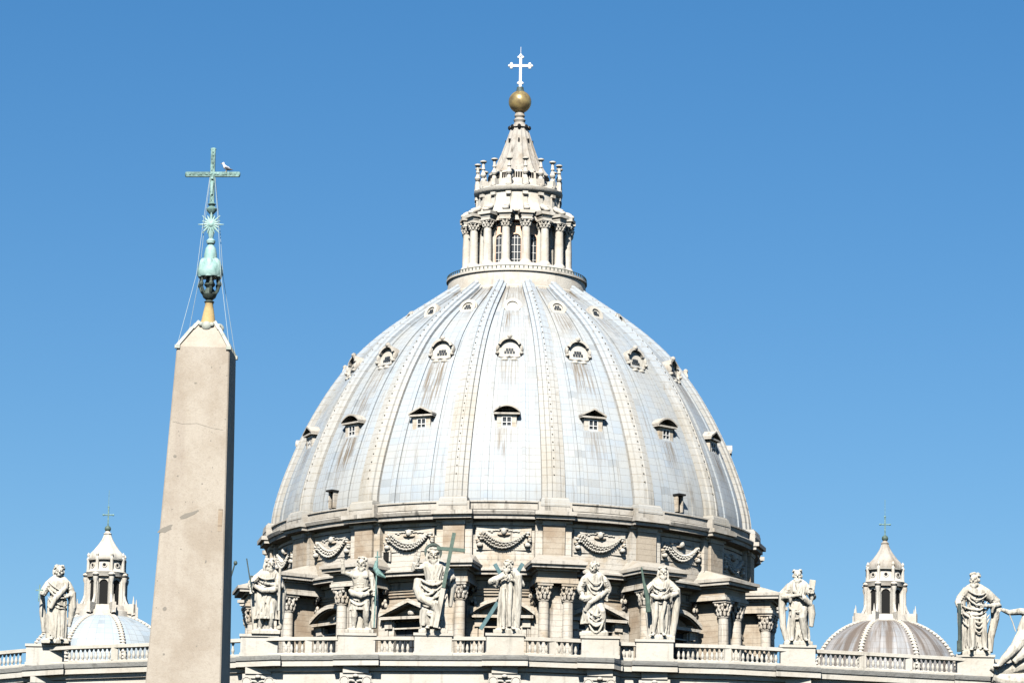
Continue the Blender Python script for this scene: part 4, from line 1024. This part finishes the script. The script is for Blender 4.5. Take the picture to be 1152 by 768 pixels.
# book bearer
def b9(f):
    f.torso(0.0, 1.05, .0, True, 6); f.skirt(.56, .03, 0, .01, .12, .14, .09, .115, .2, 8, 2.8, 5, 15, 61)
    f.head(-.01, -.015, .93, .0, .02, True); f.fat([(-.03, .03, .97), (.03, .03, .97)], [.04, .04])
    f.arm((-.145, 0, .79), (-.19, -.02, .62), (.0, -.15, .64), True, .6, 1); f.arm((.15, 0, .79), (.2, -.04, .63), (.17, -.14, .68), True, .8, -1, (0, -.2, 1))
    f.box((.185, -.13, .76), (.085, .04, .19), 0, Matrix.Rotation(R_(8), 3, 'Y'))
    f.fat([(-.13, .0, .85), (-.21, .02, .68), (-.22, .03, .48), (-.2, .03, .22), (-.15, .03, .03)], [.04, .055, .05, .045, .035]); f.fat([(-.06, -.08, .84), (-.05, -.12, .7), (.08, -.13, .6), (.17, -.08, .52)], [.02, .035, .045, .04])
    f.fat([(.17, -.06, .52), (.19, -.06, .4), (.18, -.06, .22)], [.05, .05, .03]); f.fat([(.08, -.12, .48), (.06, -.16, .33), (.1, -.12, .05)], [.05, .055, .035]); f.arcs((-.14, -.05, .5), (.1, -.1, .52), .1, 2, .07, .018)
    f.fat([(-.06, -.11, .45), (-.08, -.12, .05)], [.035, .03]); f.foot((-.07, -.11, .02), Vector((-.3, -1, 0)).normalized()); f.foot((.1, -.12, .02), Vector((.3, -1, 0)).normalized())
make_statue('statue holding a stone book against its shoulder, just right of the great dome', 898, 723, 641, b9, -0.05)
# far right
def b10(f):
    f.torso(0.0, 1.15, .0, True, 7); f.skirt(.56, .03, 0, 0, .13, .14, .1, .12, .17, 7, 1.4, 3, 14, 71)
    f.head(-.01, -.02, .925, -.5, .05, True)
    f.arm((-.16, 0, .78), (-.215, .0, .63), (-.21, -.1, .53), True, .9, 1, (0, -.2, -1)); f.arm((.165, 0, .78), (.29, .0, .6), (.1, -.14, .58), True, .6, -1)
    f.fat([(.0, .0, .86), (.15, .0, .8), (.26, .02, .66), (.26, .03, .45), (.2, .04, .2), (.18, .04, .02)], [.05, .08, .07, .055, .05, .05]); f.fat([(-.12, -.02, .84), (-.18, .01, .7), (-.17, .03, .4), (-.15, .03, .03)], [.06, .06, .055, .045])
    f.arcs((-.17, -.05, .58), (.17, -.06, .62), .07, 5, .045, .022); f.arcs((-.14, -.06, .84), (.16, -.06, .82), .07, 4, .05, .018); f.arcs((-.1, -.1, .5), (.12, -.1, .5), .14, 3, .03, .022)
    f.fat([(-.06, -.12, .42), (-.07, -.13, .05)], [.045, .035]); f.fat([(.08, -.12, .42), (.09, -.13, .05)], [.045, .035]); f.foot((-.07, -.12, .02), Vector((-.3, -1, 0)).normalized()); f.foot((.09, -.12, .02), Vector((.2, -1, 0)).normalized())
def e10(t, H, M):
    m = MB(); m.tube([(-.235, -.15, .0), (-.235, -.15, .60)], .02, 8); m.box((-.235, -.15, .06), (.06, .03, .14)); part(t, 'halberd_shaft', m, DBRONZE, H, M)
make_statue('broad cloaked bearded statue with hand on hip, beside the reclining figure at the right end', 1098, 735, 645, b10, 0.1, e10)
# reclining winged figure above the clock, at the right end
def clock_figure():
    p0 = at_z(1152, 738, 47.0)
    t = thing('reclining_statue', 'reclining carved figure with outstretched arm on the scroll at the right end', 'statue', (p0.x, p0.y-0.4, 44.9))
    f = Fig(); k = 0.072
    P = lambda px, py, y=0: ((px-1152)*k, y, (768-py)*k)
    f.tube([P(1180, 700), P(1168, 694), P(1156, 700), P(1150, 712)], [.55, .75, .7, .55], 14)
    f.arm_pts = None
    f.tube([P(1160, 690), P(1147, 688, -.2), P(1134, 690, -.4), P(1126, 687, -.5)], [.36, .3, .24, .17], 10)
    f.ell(P(1124, 686, -.55), (.16, .1, .1), 8, 6)
    for i in range(4): f.tube([P(1124, 685.5+i*.9, -.55), P(1120.5, 686+i*1.1, -.62), P(1118.8, 687+i*1.2, -.6)], [.05, .045, .035], 6)
    f.tube([P(1124, 688, -.6), P(1122, 690.5, -.68)], [.05, .04], 6)
    f.ell(P(1160, 676, -.2), (.42, .48, .5), 14, 10); f.ell(P(1161, 672, 0), (.46, .46, .4), 12, 8)
    f.tube([P(1152, 712), P(1146, 724, -.5), P(1140, 732, -.8), P(1128, 744, -.9), P(1121, 752, -.8)], [.6, .62, .5, .36, .24], 12)
    f.tube([P(1160, 716), P(1150, 738, -.6), P(1138, 748, -.7)], [.6, .55, .3], 12)
    for i in range(6): f.tube([P(1156-i*2, 712+i*4, -.55), P(1148-i*3, 722+i*4, -1.0), P(1140-i*3, 724+i*5, -1.1)], [.08, .12, .06], 6)
    f.ell(P(1118, 753, -.8), (.28, .42, .14), 8, 6)
    f.tube([P(1114, 752), P(1122, 757), P(1134, 756), P(1150, 750), P(1185, 745)], [.35, .5, .55, .7, .9], 12)
    f.tube([P(1116, 764), P(1130, 768), P(1150, 770), P(1190, 766)], [.5, .7, .8, .9], 12)
    me = f.mesh('body', STAT); tmp = bpy.data.objects.new('figure', me); C.objects.link(tmp)
    rm = tmp.modifiers.new('remesh', 'REMESH'); rm.mode = 'VOXEL'; rm.voxel_size = 0.05
    out = bpy.data.meshes.new_from_object(tmp.evaluated_get(dg())); bpy.data.objects.remove(tmp); out.name = 'body'
    out.polygons.foreach_set('use_smooth', [True]*len(out.polygons)); link('body', out, t)
    m = MB(); m.tube([P(1134, 692, -.5), P(1138, 702, -.5), P(1141, 712, -.6)], .05, 6); obj('trumpet', m, STAT, t)
clock_figure()

# ================================================================== THE OBELISK
OB = R_(1.35)
ob = thing('obelisk', 'tall pinkish granite obelisk with bronze mounts, star and cross on its tip', 'obelisk', (-12.50, 165.1, 0), rot=(0, OB, AXIS+R_(-1.6)))
ZT = 33.62
_p = Vector((0, 0, ZT+1.9)); _M = Matrix.Translation(_p) @ Matrix.Rotation(R_(-1.6), 4, 'Y') @ Matrix.Translation(-_p)
def ow(z): return 2.03+(ZT-z)*0.0625
m = MB()
for z0, z1 in ((9.2, ZT),):
    a, b = ow(z0)/2, ow(z1)/2; c = 0.045
    def chf(h, z): return [(-h+c, -h, z), (h-c, -h, z), (h, -h+c, z), (h, h-c, z), (h-c, h, z), (-h+c, h, z), (-h, h-c, z), (-h, -h+c, z)]
    m.hull(chf(a, z0), chf(b, z1))
h = ow(ZT)/2
prof = [(h-0.03, ZT), (h*0.52, ZT+0.72), (h*0.28, ZT+1.1)]
for (a, z0), (b, z1) in zip(prof, prof[1:]): m.hull([(-a, -a, z0), (a, -a, z0), (a, a, z0), (-a, a, z0)], [(-b, -b, z1), (b, -b, z1), (b, b, z1), (-b, b, z1)])
obj('shaft', m, GRAN, ob, False)
m = MB()                                                         # repairs and pock marks on the east face
def onface(u, z, pts, out=0.006):
    w = ow(z)/2; sl = 0.0625/2
    m.add([(u+x, -(ow(z+q)/2)-out, z+q) for x, q in pts], [tuple(range(len(pts)))])
def blob(n, rx, rz, ang, seed):
    q = random.Random(seed); o = []
    for i in range(n):
        a = 2*PI*i/n; r = 1+q.uniform(-.25, .25); x, z = rx*r*math.cos(a), rz*r*math.sin(a)
        o.append((x*math.cos(ang)-z*math.sin(ang), x*math.sin(ang)+z*math.cos(ang)))
    return o
ox = lambda px, z: (px-(211.5+(768-(768-(z-20.7)*29.9))*0))
def facepos(px, py):
    z = 20.72+(768-py)/29.45; cx = 208+(768-py)*(228.5-208)/380; return (px-cx)/29.9, z
for px, py, rx, rz, an, sd in ((187, 597, .30, .10, .45, 1), (213, 580, .36, .085, .42, 2), (197, 514, .07, .05, .2, 3), (187, 686, .08, .08, .6, 4), (233, 632, .03, .05, 0, 5), (186, 737, .04, .04, 0, 6), (220, 430, .05, .03, 0, 8)):
    u, z = facepos(px, py); onface(u, z, blob(14, rx, rz, an, sd))
cr = [(194, 474.5), (205, 477), (222, 476), (240, 481), (252, 482.5)]
for (xa, ya), (xb, yb) in zip(cr, cr[1:]):
    (ua, za), (ub, zb_) = facepos(xa, ya), facepos(xb, yb)
    onface(0, za, [(ua, -.007), (ub, zb_-za-.007), (ub, zb_-za+.005), (ua, .005)], 0.005)
q = random.Random(5)
for i in range(40):
    u, z = q.uniform(-1, 1), q.uniform(14, 33.3); u *= ow(z)/2*.95; onface(u, z, blob(8, q.uniform(.012, .035), q.uniform(.01, .03), q.uniform(0, 3), i+50))
obj('stone_repair', m, PATCH, ob, False)
m = MB()
u, z = facepos(249, 585); m.box((u, -ow(z)/2-0.004, z), (0.16, 0.03, 0.85)); obj('inset_block', m, OCHRE, ob, False)
m = MB()
for z0, z1, w in ((0, 1.2, 5.6), (1.2, 2.4, 5.0), (2.4, 3.1, 4.7), (3.1, 7.0, 3.9), (7.0, 7.8, 4.7)): m.box((0, 0, (z0+z1)/2), (w, w, z1-z0))
obj('pedestal', m, GRAN, ob, False)
m = MB()
for sx in (-1, 1):
    for sy in (-1, 1): m.ell((sx*1.4, sy*1.4, 8.4), (.55, .9, .62), 12, 8); m.ell((sx*1.7, sy*1.9, 8.8), (.34, .4, .38), 10, 8)
obj('bronze_lions', m, DBRONZE, ob)
# bronze trim of the pyramidion
m = MB()
for sx in (-1, 1):
    for sy in (-1, 1):
        bar(m, (sx*(h+.01), sy*(h+.01), ZT-0.02), (sx*h*.52, sy*(h*.52), ZT+0.82), 0.12, 0.10)
        bar(m, (sx*h*.5, sy*(h*.5), ZT+0.8), (sx*h*.3, sy*(h*.3), ZT+1.12), 0.12, 0.10)
        m.box((sx*(h-.03), sy*(h-.03), ZT-0.02), (.2, .2, .13))
for a in range(4):
    M4 = Matrix.Rotation(a*PI/2, 3, 'Z'); p = M4 @ Vector((0, -h*.42, ZT+.92)); m.ell(p, (.2, .14, .2), 10, 8)
    for k in (-1, 1): m.ell(M4 @ Vector((k*.2, -h*.44, ZT+.98)), (.1, .09, .1), 8, 6)
obj('pyramid_trim', m, bronze('weathered_trim', (0.36, 0.38, 0.32), (0.46, 0.47, 0.40), (0.16, 0.14, 0.1)), ob)
m = MB(); m.lathe([(0.35, ZT+0.95), (0.26, ZT+1.25), (0.2, ZT+1.6), (0.15, ZT+1.85), (0.17, ZT+1.9)], 20); obj('stem', m, TANM, ob)
m = MB()
m.lathe([(0.12, ZT+1.85), (0.2, ZT+1.95), (0.12, ZT+2.02), (0.24, ZT+2.12), (0.29, ZT+2.25), (0.2, ZT+2.4), (0.12, ZT+2.5), (0.22, ZT+2.62), (0.16, ZT+2.75), (0.12, ZT+3.0)], 20)
for k in range(6):                                              # curled brackets that carry the mounts
    a = 2*PI*k/6+.26; q = lambda r, z: (r*math.sin(a), -r*math.cos(a), ZT+z)
    m.tube([q(.14, 2.15), q(.32, 2.35), q(.42, 2.62), q(.36, 2.85), q(.44, 3.0)], [.05, .06, .055, .05, .05], 6); m.ell(q(.4, 2.62), (.09, .09, .12), 8, 6)
obj('bracket_urn', m, DBRONZE, ob)
m = MB(); HILL = [(0.46, 2.92), (0.50, 3.02), (0.49, 3.2), (0.44, 3.4), (0.34, 3.58), (0.15, 3.66)]
m.lathe([(r, ZT+z) for r, z in HILL], 24)
for k in range(6):
    a = 2*PI*k/6; m.lathe([(r*.44, ZT+z) for r, z in HILL], 14, (.27*math.sin(a), -.27*math.cos(a), -.02))
m.lathe([(0.26, ZT+3.5), (0.25, ZT+3.8), (0.2, ZT+4.05), (0.1, ZT+4.2), (0.16, ZT+4.25), (0.18, ZT+4.35), (0.08, ZT+4.45), (0.13, ZT+4.7), (0.09, ZT+5.1)], 16)
obj('mounts', m, VERDP, ob)
m = MB(); sc = Vector((0.0, -0.1, ZT+4.98))
for k in range(16):
    a = 2*PI*k/16; L = 0.50 if k % 2 == 0 else 0.38
    d = Vector((math.sin(a), 0, math.cos(a))); m.tube([sc+d*.05, sc+d*.16, sc+d*L], [.06, .055, .012], 6)
m.ell(sc, (.13, .1, .13), 12, 8); obj('star', m, VERDP, ob)
m = MB(); m.lathe([(0.08, ZT+5.1), (0.07, ZT+5.4), (0.2, ZT+5.55), (0.21, ZT+5.62), (0.09, ZT+5.72), (0.16, ZT+5.8), (0.07, ZT+5.88)], 16)
cb, ct = ZT+5.85, ZT+7.98
m.box((0, 0, (cb+ct)/2), (.17, .14, ct-cb)); m.box((-.56, 0, ZT+6.98), (.93, .137, .19)); m.box((.56, 0, ZT+6.98), (.93, .137, .19))
m.ell((0, 0, ct), (.12, .09, .07), 8, 6); m.ell((-1.03, 0, ZT+6.98), (.05, .08, .11), 8, 6); m.ell((1.03, 0, ZT+6.98), (.05, .08, .11), 8, 6)
for k in range(14): m.ell((rnd.uniform(-.04, .04), -.07, cb+.15+k*.145), (rnd.uniform(.03, .07), .025, rnd.uniform(.05, .1)), 6, 5)
for k in range(12): m.ell((-.9+k*.163+rnd.uniform(-.04, .04), -.065, ZT+6.98+rnd.uniform(-.02, .02)), (rnd.uniform(.05, .1), .025, rnd.uniform(.03, .06)), 6, 5)
obj('cross', m, VERD, ob)
m = MB(); m.tube([(0, -.1, cb+.32), (0, -.13, cb+.7), (0, -.11, cb+.85)], [.035, .06, .04], 8); m.ell((0, -.12, cb+.95), (.05, .05, .06), 8, 6); obj('corpus', m, VERDP, ob)
m = MB()
for sx in (-1, 1):
    for sy in (-1, 1):
        m.tube([_M @ Vector((sx*.1, sy*.05, ZT+6.85)), _M @ Vector((sx*.3, sy*.22, ZT+4.95)), _M @ Vector((sx*.47, sy*.4, ZT+2.95)), (sx*h*.98, sy*h*.98, ZT+.05)], .009, 5)
obj('stay_cables', m, CABLE, ob)
# the finial stands a little straighter than the shaft
for ch in ob.children:
    if ch.name.split('.')[0] in ('bracket_urn', 'mounts', 'star', 'cross', 'corpus', 'stay_cables') and ch.name not in ('stay_cables',): ch.matrix_local = _M
# gull on the right arm of the cross
bpy.context.view_layer.update()
gp = ob.matrix_world @ (_M @ Vector((0.52, 0, ZT+7.07)))
gl = thing('gull', 'small white gull with dark grey wings perched on the obelisk cross arm', 'bird', (gp.x, gp.y, gp.z), rot=(0, 0, R_(-20)))
m = MB(); m.tube([(-.13, 0, .36), (-.11, 0, .3), (-.05, 0, .2), (.06, 0, .14), (.15, 0, .1), (.2, 0, .085)], [.04, .045, .075, .08, .05, .015], 12); m.ell((-.125, 0, .36), (.05, .045, .045), 10, 8)
gb = obj('body', m, GULLW, gl, True)
m = MB()
for s_ in (-1, 1): m.tube([(-.04, s_*.07, .2), (.06, s_*.075, .16), (.17, s_*.045, .1), (.28, s_*.015, .07)], [.02, .045, .035, .008], 8)
obj('wing', m, GULLG, gl)
m = MB(); m.tube([(-.165, 0, .36), (-.23, 0, .345)], [.016, .006], 6); obj('beak', m, GULLY, gl)
m = MB()
for s_ in (-1, 1): m.tube([(.02, s_*.03, .1), (.01, s_*.03, 0.02)], .01, 5); m.box((-.01, s_*.03, .015), (.06, .03, .012))
obj('legs', m, GULLY, gl)
